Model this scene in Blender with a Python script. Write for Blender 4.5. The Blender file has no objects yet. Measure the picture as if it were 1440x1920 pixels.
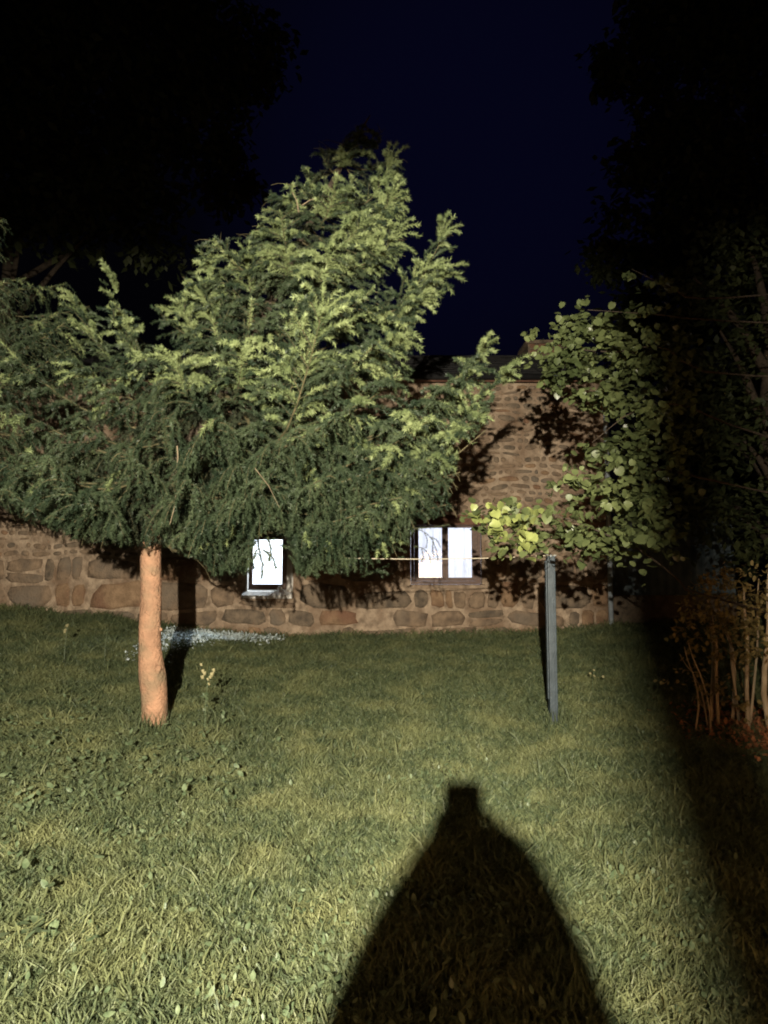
import bpy, bmesh, math, random
import numpy as np
from mathutils import Vector, Matrix, noise

random.seed(7)
rng = np.random.default_rng(7)
SC = bpy.context.scene
COL = SC.collection
PI = math.pi

# ------------------------------------------------------------------ camera
CAM_Z = 1.5
F = 1251.0                       # focal length in pixels of the 1440x1920 frame
PITCH = math.atan(100.0 / F)
cam_d = bpy.data.cameras.new('camera')
cam = bpy.data.objects.new('camera', cam_d)
COL.objects.link(cam)
cam.location = (0, 0, CAM_Z)
cam.rotation_euler = (PI / 2 + PITCH, 0, 0)
cam_d.sensor_fit = 'VERTICAL'
cam_d.sensor_height = 36.0
cam_d.lens = F / 1920 * 36.0
cam_d.clip_start = 0.05
cam_d.clip_end = 500
SC.camera = cam

# ------------------------------------------------------------------ night sky
world = bpy.data.worlds.new('World')
SC.world = world
world.use_nodes = True
wn, wl = world.node_tree.nodes, world.node_tree.links
bg = wn['Background']
tc = wn.new('ShaderNodeTexCoord')
dt = wn.new('ShaderNodeVectorMath'); dt.operation = 'DOT_PRODUCT'
gd = Vector((.11, 1.0, .62)).normalized()
dt.inputs[1].default_value = gd
nm = wn.new('ShaderNodeVectorMath'); nm.operation = 'NORMALIZE'
wl.new(tc.outputs['Generated'], nm.inputs[0]); wl.new(nm.outputs[0], dt.inputs[0])
cr = wn.new('ShaderNodeValToRGB')          # a faint blue glow in the sky above the house, black away from it
cr.color_ramp.interpolation = 'EASE'
cr.color_ramp.elements[0].position = .91; cr.color_ramp.elements[0].color = (.0007, .0007, .0013, 1)
cr.color_ramp.elements[1].position = 1.0; cr.color_ramp.elements[1].color = (.0013, .0014, .0080, 1)
wl.new(dt.outputs['Value'], cr.inputs['Fac'])
wl.new(cr.outputs['Color'], bg.inputs['Color'])
bg.inputs['Strength'].default_value = 1.0

# ------------------------------------------------------------------ the lit wall lamp behind the photographer
LAMP = Vector((-.28, -2.0, 2.21))
sd = bpy.data.lights.new('lamp_light', 'SPOT')
sd.energy = 7800
sd.color = (1.0, .91, .74)
sd.shadow_soft_size = .024
sd.spot_size = math.radians(88)
sd.spot_blend = .85
lamp_light = bpy.data.objects.new('lamp_light', sd)
lamp_light.location = LAMP
lamp_light.rotation_euler = (Vector((-1.5, 8.0, 2.2)) - LAMP).to_track_quat('-Z', 'Y').to_euler()
COL.objects.link(lamp_light)

SC.view_settings.view_transform = 'Standard'
SC.view_settings.look = 'None'
SC.view_settings.exposure = 0
SC.view_settings.gamma = 1
SC.view_settings.use_curve_mapping = False
SC.cycles.max_bounces = 5
SC.cycles.diffuse_bounces = 3
SC.cycles.transparent_max_bounces = 8
SC.cycles.use_denoising = True
SC.cycles.sample_clamp_indirect = 3
SC.cycles.pixel_filter_type = 'BLACKMAN_HARRIS'
SC.cycles.filter_width = 1.9

# ------------------------------------------------------------------ helpers
cp, sp_ = math.cos(PITCH), math.sin(PITCH)
def at(px, py, d):
    """world point at distance y=d seen at photo pixel px,py"""
    u = (px - 720) / F; v = (960 - py) / F
    dx, dy, dz = u, cp - v * sp_, sp_ + v * cp
    k = d / dy
    return Vector((dx * k, d, CAM_Z + dz * k))
def proj(P):
    """n x 3 world points to photo pixels"""
    P = np.atleast_2d(np.asarray(P, float))
    y = P[:, 1]; z = P[:, 2] - CAM_Z
    dep = y * cp + z * sp_
    up = -y * sp_ + z * cp
    return np.stack([720 + F * P[:, 0] / dep, 960 - F * up / dep], 1)
def inpoly(pts, poly):
    x, y = pts[:, 0], pts[:, 1]
    ins = np.zeros(len(pts), bool)
    n = len(poly)
    for i in range(n):
        x1, y1 = poly[i]; x2, y2 = poly[(i + 1) % n]
        c = ((y1 > y) != (y2 > y)) & (x < (x2 - x1) * (y - y1) / ((y2 - y1) or 1e-9) + x1)
        ins ^= c
    return ins

def tag(o, label=None, cat=None, group=None, kind=None):
    if label: o['label'] = label
    if cat: o['category'] = cat
    if group: o['group'] = group
    if kind: o['kind'] = kind
    return o
def empty(name, loc=(0, 0, 0), parent=None):
    o = bpy.data.objects.new(name, None); COL.objects.link(o); o.location = loc
    o.empty_display_size = .1
    if parent: o.parent = parent
    return o
def link(name, me, mats=(), parent=None, smooth=False, offset=None):
    """link mesh; world-space vertices, parented keeping world position"""
    o = bpy.data.objects.new(name, me)
    for m in mats: me.materials.append(m)
    if smooth:
        me.polygons.foreach_set('use_smooth', [True] * len(me.polygons))
    COL.objects.link(o)
    if parent is not None:
        o.parent = parent
        w = Vector((0, 0, 0)); q = parent
        while q is not None:
            w += q.location; q = q.parent
        o.location = -w
    if offset is not None:
        o.location = Vector(o.location) + Vector(offset)
    return o
def raw_mesh(name, V, Fc, mi=None):
    """numpy triangles"""
    V = np.asarray(V, np.float32); Fc = np.asarray(Fc, np.int32)
    me = bpy.data.meshes.new(name)
    me.vertices.add(len(V)); me.vertices.foreach_set('co', V.ravel())
    k = Fc.shape[1]
    me.loops.add(len(Fc) * k); me.loops.foreach_set('vertex_index', Fc.ravel())
    me.polygons.add(len(Fc))
    me.polygons.foreach_set('loop_start', np.arange(0, len(Fc) * k, k, dtype=np.int32))
    me.polygons.foreach_set('loop_total', np.full(len(Fc), k, np.int32))
    if mi is not None: me.polygons.foreach_set('material_index', np.asarray(mi, np.int32))
    me.update(calc_edges=True)
    return me
def box(bm, x0, x1, y0, y1, z0, z1, bev=0):
    vs = [bm.verts.new((x, y, z)) for z in (z0, z1) for y in (y0, y1) for x in (x0, x1)]
    fs = [(0, 2, 3, 1), (4, 5, 7, 6), (0, 1, 5, 4), (2, 6, 7, 3), (0, 4, 6, 2), (1, 3, 7, 5)]
    F_ = [bm.faces.new([vs[i] for i in f]) for f in fs]
    if bev:
        ed = list({e for f in F_ for e in f.edges})
        bmesh.ops.bevel(bm, geom=ed, offset=bev, segments=2, affect='EDGES', profile=.6)
def tube(bm, pts, rad, n=8, cap=True, wob=0):
    pts = [Vector(p) for p in pts]
    if not hasattr(rad, '__len__'): rad = [rad] * len(pts)
    rings = []
    prev = None
    for i, p in enumerate(pts):
        t = (pts[min(i + 1, len(pts) - 1)] - pts[max(i - 1, 0)]).normalized()
        a = t.orthogonal().normalized() if prev is None else (prev - t * prev.dot(t)).normalized()
        prev = a
        b = t.cross(a)
        rings.append([bm.verts.new(p + (a * math.cos(2 * PI * k / n) + b * math.sin(2 * PI * k / n)) * rad[i] *
                      (1 + (wob * noise.noise(p * 3 + Vector((k * 1.7, 0, 0))) if wob else 0))) for k in range(n)])
    for i in range(len(rings) - 1):
        for k in range(n):
            bm.faces.new((rings[i][k], rings[i][(k + 1) % n], rings[i + 1][(k + 1) % n], rings[i + 1][k]))
    if cap:
        bm.faces.new(rings[0][::-1]); bm.faces.new(rings[-1])
def bm_obj(name, bm, mats, parent=None, smooth=False):
    bmesh.ops.recalc_face_normals(bm, faces=bm.faces)
    me = bpy.data.meshes.new(name); bm.to_mesh(me); bm.free()
    if not isinstance(mats, (list, tuple)): mats = [mats]
    return link(name, me, mats, parent, smooth)
def bez(P, n):
    """Catmull-Rom through the points"""
    P = [Vector(p) for p in P]
    P = [P[0] * 2 - P[1]] + P + [P[-1] * 2 - P[-2]]
    out = []
    m = len(P) - 3
    for i in range(n):
        t = i / (n - 1) * m; k = min(int(t), m - 1); t -= k
        a, b, c, d = P[k:k + 4]
        out.append(.5 * ((2 * b) + (c - a) * t + (2 * a - 5 * b + 4 * c - d) * t * t + (3 * b - a - 3 * c + d) * t ** 3))
    return out

# ------------------------------------------------------------------ materials
def mat(name, c1, c2=None, scale=8, rough=.8, bump=0, bscale=None, spec=.3, detail=6, trans=0, metal=0, c3=None, s3=1.0, dist=.01, lo=.35, hi=.65):
    m = bpy.data.materials.new(name); m.use_nodes = True
    n, l = m.node_tree.nodes, m.node_tree.links
    p = n['Principled BSDF']
    p.inputs['Roughness'].default_value = rough
    p.inputs['Specular IOR Level'].default_value = spec
    p.inputs['Metallic'].default_value = metal
    g = n.new('ShaderNodeNewGeometry')
    col = None
    if c2 is None:
        p.inputs['Base Color'].default_value = (*c1, 1)
    else:
        t = n.new('ShaderNodeTexNoise'); t.inputs['Scale'].default_value = scale; t.inputs['Detail'].default_value = detail
        l.new(g.outputs['Position'], t.inputs['Vector'])
        r = n.new('ShaderNodeValToRGB')
        r.color_ramp.elements[0].position = lo; r.color_ramp.elements[0].color = (*c1, 1)
        r.color_ramp.elements[1].position = hi; r.color_ramp.elements[1].color = (*c2, 1)
        l.new(t.outputs['Fac'], r.inputs['Fac'])
        col = r.outputs['Color']
        if c3 is not None:
            t3 = n.new('ShaderNodeTexNoise'); t3.inputs['Scale'].default_value = s3; t3.inputs['Detail'].default_value = 3
            l.new(g.outputs['Position'], t3.inputs['Vector'])
            r3 = n.new('ShaderNodeValToRGB'); r3.color_ramp.elements[0].position = .45; r3.color_ramp.elements[1].position = .68
            l.new(t3.outputs['Fac'], r3.inputs['Fac'])
            mx = n.new('ShaderNodeMixRGB'); l.new(r3.outputs['Color'], mx.inputs['Fac'])
            l.new(col, mx.inputs['Color1']); mx.inputs['Color2'].default_value = (*c3, 1)
            col = mx.outputs['Color']
        l.new(col, p.inputs['Base Color'])
    if bump:
        t2 = n.new('ShaderNodeTexNoise'); t2.inputs['Scale'].default_value = bscale or scale * 4; t2.inputs['Detail'].default_value = 6
        l.new(g.outputs['Position'], t2.inputs['Vector'])
        b = n.new('ShaderNodeBump'); b.inputs['Strength'].default_value = bump; b.inputs['Distance'].default_value = dist
        l.new(t2.outputs['Fac'], b.inputs['Height']); l.new(b.outputs['Normal'], p.inputs['Normal'])
    if trans:
        tr = n.new('ShaderNodeBsdfTranslucent')
        if col is not None: l.new(col, tr.inputs['Color'])
        else: tr.inputs['Color'].default_value = (*c1, 1)
        mix = n.new('ShaderNodeMixShader'); mix.inputs[0].default_value = trans
        l.new(p.outputs[0], mix.inputs[1]); l.new(tr.outputs[0], mix.inputs[2])
        l.new(mix.outputs[0], n['Material Output'].inputs['Surface'])
    return m

M = {}
M['soil'] = mat('soil', (.025, .028, .012), (.06, .06, .025), 9, .95, .6, 40)
M['grass'] = mat('grass_blades', (.041, .061, .029), (.138, .162, .073), 22, .6, trans=.25, c3=(.170, .182, .078), s3=2.3, spec=.35)
M['weed'] = mat('weed_leaf', (.06, .09, .042), (.15, .19, .10), 30, .5, trans=.2, spec=.5)
M['needle'] = mat('old_needles', (.024, .041, .022), (.078, .104, .052), 3.5, .5, trans=.2, spec=.35, detail=8)
M['shoot'] = mat('new_needles', (.13, .17, .070), (.27, .32, .140), 5, .55, trans=.2, spec=.35)
M['inner'] = mat('inner_needles', (.014, .020, .010), (.036, .044, .022), 5, .7)  # older inner growth, darkened further as painted shade between the tiers
M['twig'] = mat('spruce_twig', (.06, .055, .025), (.11, .09, .045), 20, .8)
M['dead'] = mat('dead_twig', (.14, .11, .07), (.22, .17, .11), 20, .8)
M['bark'] = mat('smooth_bark', (.20, .115, .07), (.36, .20, .12), 9, .85, 1, 40, c3=(.20, .14, .085), s3=5, dist=.02, lo=.25, hi=.6)
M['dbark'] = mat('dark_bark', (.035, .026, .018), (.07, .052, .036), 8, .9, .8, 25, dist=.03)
M['leaf'] = mat('broad_leaf', (.045, .06, .022), (.13, .155, .06), 2.2, .42, trans=.22, spec=.55)
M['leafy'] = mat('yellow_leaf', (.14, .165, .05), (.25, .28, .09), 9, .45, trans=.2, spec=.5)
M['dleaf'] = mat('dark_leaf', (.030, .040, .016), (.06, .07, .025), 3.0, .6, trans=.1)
M['bleaf'] = mat('rusty_leaf', (.20, .16, .055), (.34, .25, .10), 4.0, .6, trans=.15)
M['stone'] = mat('rubble_stone', (.10, .070, .048), (.28, .195, .125), 6, .9, 1, 28, c3=(.15, .12, .09), s3=1.7, dist=.025, lo=.3, hi=.7)
M['stone2'] = mat('rust_stone', (.15, .092, .052), (.30, .195, .115), 7, .9, 1, 28, c3=(.17, .09, .055), s3=2.3, dist=.025, lo=.3, hi=.7)
M['stone3'] = mat('grey_stone', (.085, .066, .048), (.21, .155, .105), 8, .9, 1, 30, dist=.025, lo=.3, hi=.7)
M['mortar'] = mat('lime_mortar', (.17, .122, .082), (.40, .30, .21), 7, .95, 1, 17, c3=(.19, .125, .08), s3=1.9, dist=.05, lo=.3, hi=.62)
M['plaster'] = mat('white_plaster', (.62, .58, .52), (.80, .77, .72), 9, .9, .5, 40)
M['frame'] = mat('brown_frame', (.075, .04, .028), (.12, .065, .042), 30, .5, .2, 60)
M['lintel'] = mat('oak_lintel', (.10, .045, .028), (.17, .085, .05), 12, .8, .5, 40)
M['slate'] = mat('slate', (.005, .005, .0055), (.013, .012, .012), 5, .7)  # unlit look of the roof is put into the colour
M['white'] = mat('white_room', (.85, .86, .88))
M['curtain'] = mat('sheer_curtain', (.86, .86, .90), trans=.6)
M['post'] = mat('slate_blue_post', (.013, .024, .031), (.028, .042, .052), 12, .55, .3, 50, spec=.5)
M['cord'] = mat('pale_cord', (.48, .42, .31))
M['pipe'] = mat('zinc', (.30, .34, .37), (.42, .46, .49), 10, .45, spec=.6)
M['shed'] = mat('grey_blue_sheet', (.060, .082, .092), (.11, .14, .15), 5, .6, .3, 20)
M['stem'] = mat('pale_stem', (.34, .24, .14), (.50, .38, .24), 9, .85, .5, 30)
M['litter'] = mat('red_leaf_litter', (.30, .11, .045), (.48, .22, .10), 9, .85)
M['spill'] = mat('spill_pale_leaf', (.46, .55, .55), (.70, .77, .78), 12, .7, trans=.15)  # pale blue tone carries the light spilling from the small window
M['flower'] = mat('yellow_flower', (.24, .22, .11), (.36, .32, .17), 20, .7, trans=.2)
M['cloth'] = mat('dark_jacket', (.02, .022, .03), (.035, .036, .045), 20, .9)
M['trouser'] = mat('trouser', (.03, .035, .06))
M['skin'] = mat('skin', (.55, .34, .25), rough=.55)
M['phone'] = mat('phone_black', (.02, .02, .02), rough=.25)
M['wallrear'] = mat('rear_render', (.42, .34, .24), (.5, .42, .3), 5, .9, .3)
M['wood'] = mat('porch_wood', (.16, .09, .05), (.24, .14, .08), 14, .8)
M['metal'] = mat('lamp_metal', (.05, .05, .05), rough=.4, metal=.8)

def emis(name, c, s):
    m = bpy.data.materials.new(name); m.use_nodes = True
    n, l = m.node_tree.nodes, m.node_tree.links
    n.clear(); e = n.new('ShaderNodeEmission'); o = n.new('ShaderNodeOutputMaterial')
    e.inputs[0].default_value = (*c, 1); e.inputs[1].default_value = s; l.new(e.outputs[0], o.inputs[0])
    return m
M['bulb'] = emis('lamp_glass', (1, .70, .38), 60)
M['warmfill'] = emis('warm_fill_pane', (1, .55, .25), 21)  # added fill glow, kept out of view on the rear wall
def glass():
    m = bpy.data.materials.new('window_glass'); m.use_nodes = True
    n, l = m.node_tree.nodes, m.node_tree.links
    n.clear(); o = n.new('ShaderNodeOutputMaterial'); t = n.new('ShaderNodeBsdfTransparent'); g = n.new('ShaderNodeBsdfGlossy')
    g.inputs['Roughness'].default_value = .03
    t.inputs[0].default_value = (.95, .97, .97, 1)
    mx = n.new('ShaderNodeMixShader'); mx.inputs[0].default_value = .04
    l.new(t.outputs[0], mx.inputs[1]); l.new(g.outputs[0], mx.inputs[2]); l.new(mx.outputs[0], o.inputs[0])
    return m
M['glass'] = glass()

# ------------------------------------------------------------------ lawn
ZW_X = [-14, -9, -6.5, -4.6, -3.4, -2, 0, 2.5, 3.9, 6, 12]
ZW_Z = [.95, .8, .68, .52, .32, .20, .22, .26, .40, .42, .4]
HY = 11.7                         # y of the house front
def gz(x, y):
    x = np.asarray(x, float); y = np.asarray(y, float)
    zw = np.interp(x, ZW_X, ZW_Z)
    t = np.clip((y - 5.2) / (HY - 5.2), 0, 1.0)
    t = t * t * (3 - 2 * t)
    far = np.clip((y - HY) / 60, 0, 1)
    bumps = .022 * np.sin(x * 2.1 + 1.3 * np.sin(y * 1.1)) * np.cos(y * 1.9 + .7) + .012 * np.sin(x * 5.3 + y * 3.1) * np.sin(y * 4.7 - x)
    near = np.clip((y - .8) / 1.5, 0, 1)
    lim = 1 - np.clip((y - HY + .5) / .5, 0, 1)
    return zw * t + bumps * near * lim + far * 2
def grid_lawn():
    xs = np.concatenate([np.linspace(-120, -14, 8)[:-1], np.linspace(-14, 14, 150), np.linspace(14, 120, 8)[1:]])
    ys = np.concatenate([np.linspace(-40, -3, 5)[:-1], np.linspace(-3, 16, 110), np.linspace(16, 150, 10)[1:]])
    X, Y = np.meshgrid(xs, ys); Z = gz(X, Y)
    V = np.stack([X, Y, Z], 2).reshape(-1, 3)
    nx = len(xs)
    i, j = np.meshgrid(np.arange(len(ys) - 1), np.arange(nx - 1), indexing='ij')
    a = (i * nx + j).ravel()
    Fc = np.stack([a, a + 1, a + nx + 1, a + nx], 1)
    return raw_mesh('ground', V, Fc)
tag(link('ground', grid_lawn(), [M['soil']], smooth=True), 'dark soil ground under the lawn', kind='structure')

def frustum_points(n, ymin, ymax, power, margin=.12, xs=None):
    """random ground spots inside what the camera sees; density falls off with distance"""
    u = rng.random(n)
    e = 2 - power
    y = (ymin ** e + u * (ymax ** e - ymin ** e)) ** (1 / e)
    half = y * (.5756 + margin) + .35
    x = (rng.random(n) * 2 - 1) * half
    return x, y
def vnoise(x, y, s, seed=0):
    r = np.random.default_rng(seed)
    out = 0
    for k in range(6):
        a = r.random() * 6.28; f = s * (.6 + r.random() * 1.2); ph = r.random() * 6.28
        out = out + np.sin((x * math.cos(a) + y * math.sin(a)) * f + ph + 1.1 * np.sin(x * f * .6 * math.sin(a) + y * f * .7))
    return out / 6

def make_grass():
    n = 390000
    x, y = frustum_points(n, 1.5, HY - .02, 1.1)
    keep = ~((y > HY - .25) & (rng.random(n) < .3))
    x, y = x[keep], y[keep]; n = len(x)
    z = gz(x, y)
    clump = vnoise(x, y, 5.5, 3)
    clump2 = vnoise(x, y, 17, 5)
    h = (.024 + .032 * rng.random(n)) * (1 + .85 * clump + .6 * clump2) + .010 * y * .5
    tall = rng.random(n) < .018
    h[tall] *= 1.9
    edge = np.clip(1 - (HY - y) / .45, 0, 1)
    h *= 1 + 1.6 * edge * rng.random(n)
    h = np.clip(h, .012, .22)
    w = (.0019 + .0018 * rng.random(n)) * (1 + y * .15)
    az = rng.random(n) * 2 * PI
    lean = h * (.3 + 1.0 * rng.random(n))
    la = rng.random(n) * 2 * PI
    dx, dy = np.cos(az) * w, np.sin(az) * w
    lx, ly = np.cos(la) * lean, np.sin(la) * lean
    V = np.empty((n, 5, 3), np.float32)
    V[:, 0] = np.stack([x - dx, y - dy, z - .004], 1)
    V[:, 1] = np.stack([x + dx, y + dy, z - .004], 1)
    V[:, 2] = np.stack([x + lx * .4 + dx * .8, y + ly * .4 + dy * .8, z + h * .6], 1)
    V[:, 3] = np.stack([x + lx * .4 - dx * .8, y + ly * .4 - dy * .8, z + h * .6], 1)
    V[:, 4] = np.stack([x + lx, y + ly, z + h * .95], 1)
    b = (np.arange(n) * 5)[:, None]
    T = np.concatenate([b + [0, 1, 2], b + [0, 2, 3], b + [3, 2, 4]], 1).reshape(-1, 3)
    return raw_mesh('grass', V.reshape(-1, 3), T)
tag(link('grass', make_grass(), [M['grass']]), 'short uneven lawn grass in front of the stone house', 'grass', kind='stuff')

def tuft_blades(cx, cy, rad, n, h0, h1):
    a = rng.random(n) * 2 * PI; q = rad * np.sqrt(rng.random(n))
    x = cx + np.cos(a) * q; y = cy + np.sin(a) * q; z = gz(x, y)
    h = h0 + (h1 - h0) * rng.random(n); az = rng.random(n) * 2 * PI; la = rng.random(n) * 2 * PI
    w = .0045; ln = h * (.2 + .5 * rng.random(n))
    V = np.empty((n, 5, 3), np.float32)
    dx, dy = np.cos(az) * w * .7, np.sin(az) * w * .7
    lx, ly = np.cos(la) * ln, np.sin(la) * ln
    V[:, 0] = np.stack([x - dx, y - dy, z], 1); V[:, 1] = np.stack([x + dx, y + dy, z], 1)
    V[:, 2] = np.stack([x + lx * .4 + dx * .8, y + ly * .4 + dy * .8, z + h * .6], 1)
    V[:, 3] = np.stack([x + lx * .4 - dx * .8, y + ly * .4 - dy * .8, z + h * .6], 1)
    V[:, 4] = np.stack([x + lx, y + ly, z + h], 1)
    b = (np.arange(n) * 5)[:, None]
    return V.reshape(-1, 3), np.concatenate([b + [0, 1, 2], b + [0, 2, 3], b + [3, 2, 4]], 1).reshape(-1, 3)
def leaf_template(kind='round'):
    """flat leaf outline as fan around the centre, lying in xy, stalk at origin, length 1 along +y, slightly folded"""
    if kind == 'round':
        o = [(0, 0), (.30, -.04), (.50, .22), (.46, .55), (.22, .85), (0, 1.0), (-.22, .85), (-.46, .55), (-.50, .22), (-.30, -.04)]
    elif kind == 'card':
        V = np.array([(0, 0, 0), (.26, .5, .02), (0, 1, 0), (-.26, .5, -.02)], np.float32)
        return V, np.array([(0, 1, 2), (0, 2, 3)], np.int32)
    elif kind == 'oval':
        o = [(0, 0), (.22, .2), (.28, .5), (.17, .8), (0, 1), (-.17, .8), (-.28, .5), (-.22, .2)]
    V = [(0, .45, 0)] + [(a, b, .16 * abs(a) - .10 * (b - .4) ** 2) for a, b in o]
    n = len(o)
    T = [(0, 1 + k, 1 + (k + 1) % n) for k in range(n)]
    return np.array(V, np.float32), np.array(T, np.int32)
def scatter_leaves(P, size, kind='round', up=None, droop=.5, name='leaves', face=None):
    """leaves at points P (n x 3); the blade's outer side turned up and outward at random"""
    LV, LT = leaf_template(kind)
    n = len(P)
    size = np.broadcast_to(size, (n,))
    az = rng.random(n) * 2 * PI
    dip = droop + .45 * rng.standard_normal(n)
    d = np.stack([np.cos(az) * np.cos(dip), np.sin(az) * np.cos(dip), -np.sin(dip)], 1)
    side = np.stack([-np.sin(az), np.cos(az), .5 * rng.standard_normal(n)], 1)
    side /= np.linalg.norm(side, axis=1)[:, None]
    side -= d * (side * d).sum(1)[:, None]; side /= np.linalg.norm(side, axis=1)[:, None]
    nn = np.cross(side, d)
    V = P[:, None, :] + size[:, None, None] * (LV[None, :, 0:1] * side[:, None] + LV[None, :, 1:2] * d[:, None] + LV[None, :, 2:3] * nn[:, None])
    T = LT[None] + (np.arange(n) * len(LV))[:, None, None]
    return V.reshape(-1, 3), T.reshape(-1, 3)

def make_weeds():
    n = 30000
    x, y = frustum_points(n, 1.5, HY - .3, 1.2)
    c = vnoise(x, y, 2.2, 11)
    keep = rng.random(n) < np.clip(.30 + 1.1 * c, .06, 1)
    x, y = x[keep], y[keep]
    P = np.stack([x, y, gz(x, y) + .008 + .045 * rng.random(len(x))], 1)
    return raw_mesh('weeds', *scatter_leaves(P, .016 + .026 * rng.random(len(x)), 'oval', droop=-.35))
tag(link('clover_weeds', make_weeds(), [M['weed']]), 'small broad leaved weeds and clover growing through the lawn', 'weeds', kind='stuff')

Vs, Ts, k = [], [], 0
spots = [(-2.16, 6.15, .22, 260, .06, .22), (1.6, 6.2, .16, 220, .06, .24)]
for _ in range(120):
    q = frustum_points(1, 1.8, 11, 1.0)
    spots.append((float(q[0][0]), float(q[1][0]), random.uniform(.05, .16), random.randint(25, 70), .04, random.uniform(.08, .17)))
for q in spots:
    V, T = tuft_blades(*q); Vs.append(V); Ts.append(T + k); k += len(V)
tag(link('grass_tufts', raw_mesh('grass_tufts', np.concatenate(Vs), np.concatenate(Ts)), [M['grass']]), 'longer grass tufts round the post, trunk and across the lawn', 'grass', kind='stuff')
# taller weeds left of and below the trunk
n = 9000
x, y = frustum_points(n, 2.4, 7.2, 1.0)
pw = proj(np.stack([x, y, gz(x, y)], 1))
dens_ = np.clip(1.15 - (((pw[:, 0] - 230) / 300) ** 2 + ((pw[:, 1] - 1450) / 130) ** 2), 0, 1) + .5 * np.clip(1 - pw[:, 0] / 260, 0, 1)
k = rng.random(n) < dens_ * np.clip(.55 + vnoise(x, y, 3.1, 21), .1, 1)
x, y = x[k], y[k]
P = np.stack([x, y, gz(x, y) + .02 + .13 * rng.random(len(x)) ** 1.3], 1)
V, T = scatter_leaves(P, .026 + .034 * rng.random(len(x)), 'oval', droop=-.1)
tag(link('weed_patch', raw_mesh('weed_patch', V, T), [M['weed']]), 'taller rough weeds around and left of the spruce trunk', 'weeds', kind='stuff')

# ------------------------------------------------------------------ stone house
house = empty('stone_house', (-1, HY, .2))
tag(house, 'old rubble stone farmhouse with two lit windows behind the spruce', 'house')
X0, X1 = -9.0, 3.93
ZT = float(at(950, 712, HY).z)           # top of the wall under the eaves
w1 = (float(at(461, 1050, HY).x), float(at(546, 1050, HY).x), float(at(500, 1117, HY).z), float(at(500, 1000, HY).z))
w2 = (float(at(770, 1050, HY).x), float(at(909, 1050, HY).x), float(at(850, 1097, HY).z), float(at(850, 984, HY).z))
bm = bmesh.new()
WT = .45
def wbox(x0, x1, z0, z1): box(bm, x0, x1, HY, HY + WT, z0, z1)
wbox(X0, w1[0], -.3, ZT)
wbox(w1[0], w1[1], -.3, w1[2]); wbox(w1[0], w1[1], w1[3], ZT)
wbox(w1[1], w2[0], -.3, ZT)
wbox(w2[0], w2[1], -.3, w2[2]); wbox(w2[0], w2[1], w2[3], ZT)
wbox(w2[1], X1, -.3, ZT)
wall = bm_obj('wall', bm, M['mortar'], house)
bm = bmesh.new()
HB = HY + 6.5
box(bm, X1 - .45, X1 - .003, HY + WT, HB, -.3, ZT - .004)
box(bm, X0 + .003, X0 + .45, HY + WT, HB, -.3, ZT - .004)
box(bm, X0 + .45, X1 - .45, HB - .4, HB - .003, -.3, ZT - .004)
bm_obj('side_wall', bm, M['stone3'], house)
# gable triangle + roof
RZ = ZT + 1.5; RY = HY + 3.3
def prism(x0, x1, mat_, name):
    bm = bmesh.new()
    pts = [(HY + .02, ZT), (HB - .02, ZT), (RY, RZ - .12)]
    a = [bm.verts.new((x0, y, z)) for y, z in pts]; b = [bm.verts.new((x1, y, z)) for y, z in pts]
    bm.faces.new(a); bm.faces.new(b[::-1])
    for i in range(3): bm.faces.new((a[i], b[i], b[(i + 1) % 3], a[(i + 1) % 3]))
    return bm_obj(name, bm, mat_, house)
prism(X1 - .45, X1 - .01, M['stone3'], 'gable'); prism(X0 + .01, X0 + .45, M['stone3'], 'gable')
roof = empty('roof', (0, 0, 0), house); roof.location = -house.location
# slates, joined (coloured near black so the lit roof reads as unlit)
def slates():
    V, T = [], []
    rows = 16
    for side in (0, 1):
        ya, za, yb, zb = (HY - .28, ZT - .06, RY, RZ) if side == 0 else (HB + .25, ZT - .06, RY, RZ)
        L = math.hypot(yb - ya, zb - za); ux, uz = (yb - ya) / L, (zb - za) / L
        nx_, nz_ = (-uz, ux) if side == 0 else (uz, -ux)
        if nz_ < 0: nx_, nz_ = -nx_, -nz_
        for r in range(rows):
            s0 = L * r / rows; s1 = min(L, s0 + L / rows * 1.35)
            x = X0 - .15 - (r % 2) * .14
            while x < X1 + .15:
                x2 = x + .28; lift = .03 + random.random() * .008
                ys0, zs0 = ya + ux * s0 + nx_ * lift, za + uz * s0 + nz_ * lift
                ys1, zs1 = ya + ux * s1 + nx_ * .004, za + uz * s1 + nz_ * .004
                k = len(V)
                V += [(x + .004, ys0, zs0), (x2 - .004, ys0, zs0), (x2 - .004, ys1, zs1), (x + .004, ys1, zs1),
                      (x + .004, ys0 - nx_ * .02, zs0 - nz_ * .02), (x2 - .004, ys0 - nx_ * .02, zs0 - nz_ * .02)]
                T += [(k, k + 1, k + 2), (k, k + 2, k + 3), (k, k + 4, k + 5), (k, k + 5, k + 1)]
                x = x2
    return raw_mesh('slates', V, T)
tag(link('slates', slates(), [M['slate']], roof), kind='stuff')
bm = bmesh.new()
for side in (0, 1):
    ya, za = (HY - .26, ZT - .09) if side == 0 else (HB + .23, ZT - .09)
    v = [bm.verts.new(p) for p in ((X0 - .12, ya, za), (X1 + .12, ya, za), (X1 + .12, RY, RZ - .03), (X0 - .12, RY, RZ - .03))]
    bm.faces.new(v)
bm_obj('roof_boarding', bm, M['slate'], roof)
bm = bmesh.new()
box(bm, X0 - .1, X1 + .1, HY - .24, HY - .20, ZT - .10, ZT + .03)
bm_obj('fascia', bm, M['lintel'], roof)
bm = bmesh.new()
tube(bm, [(X0 - .1, HY - .30, ZT - .02), (X1 + .12, HY - .30, ZT - .035)], .055, 10)
bm_obj('gutter', bm, M['slate'], house, True)

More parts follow.
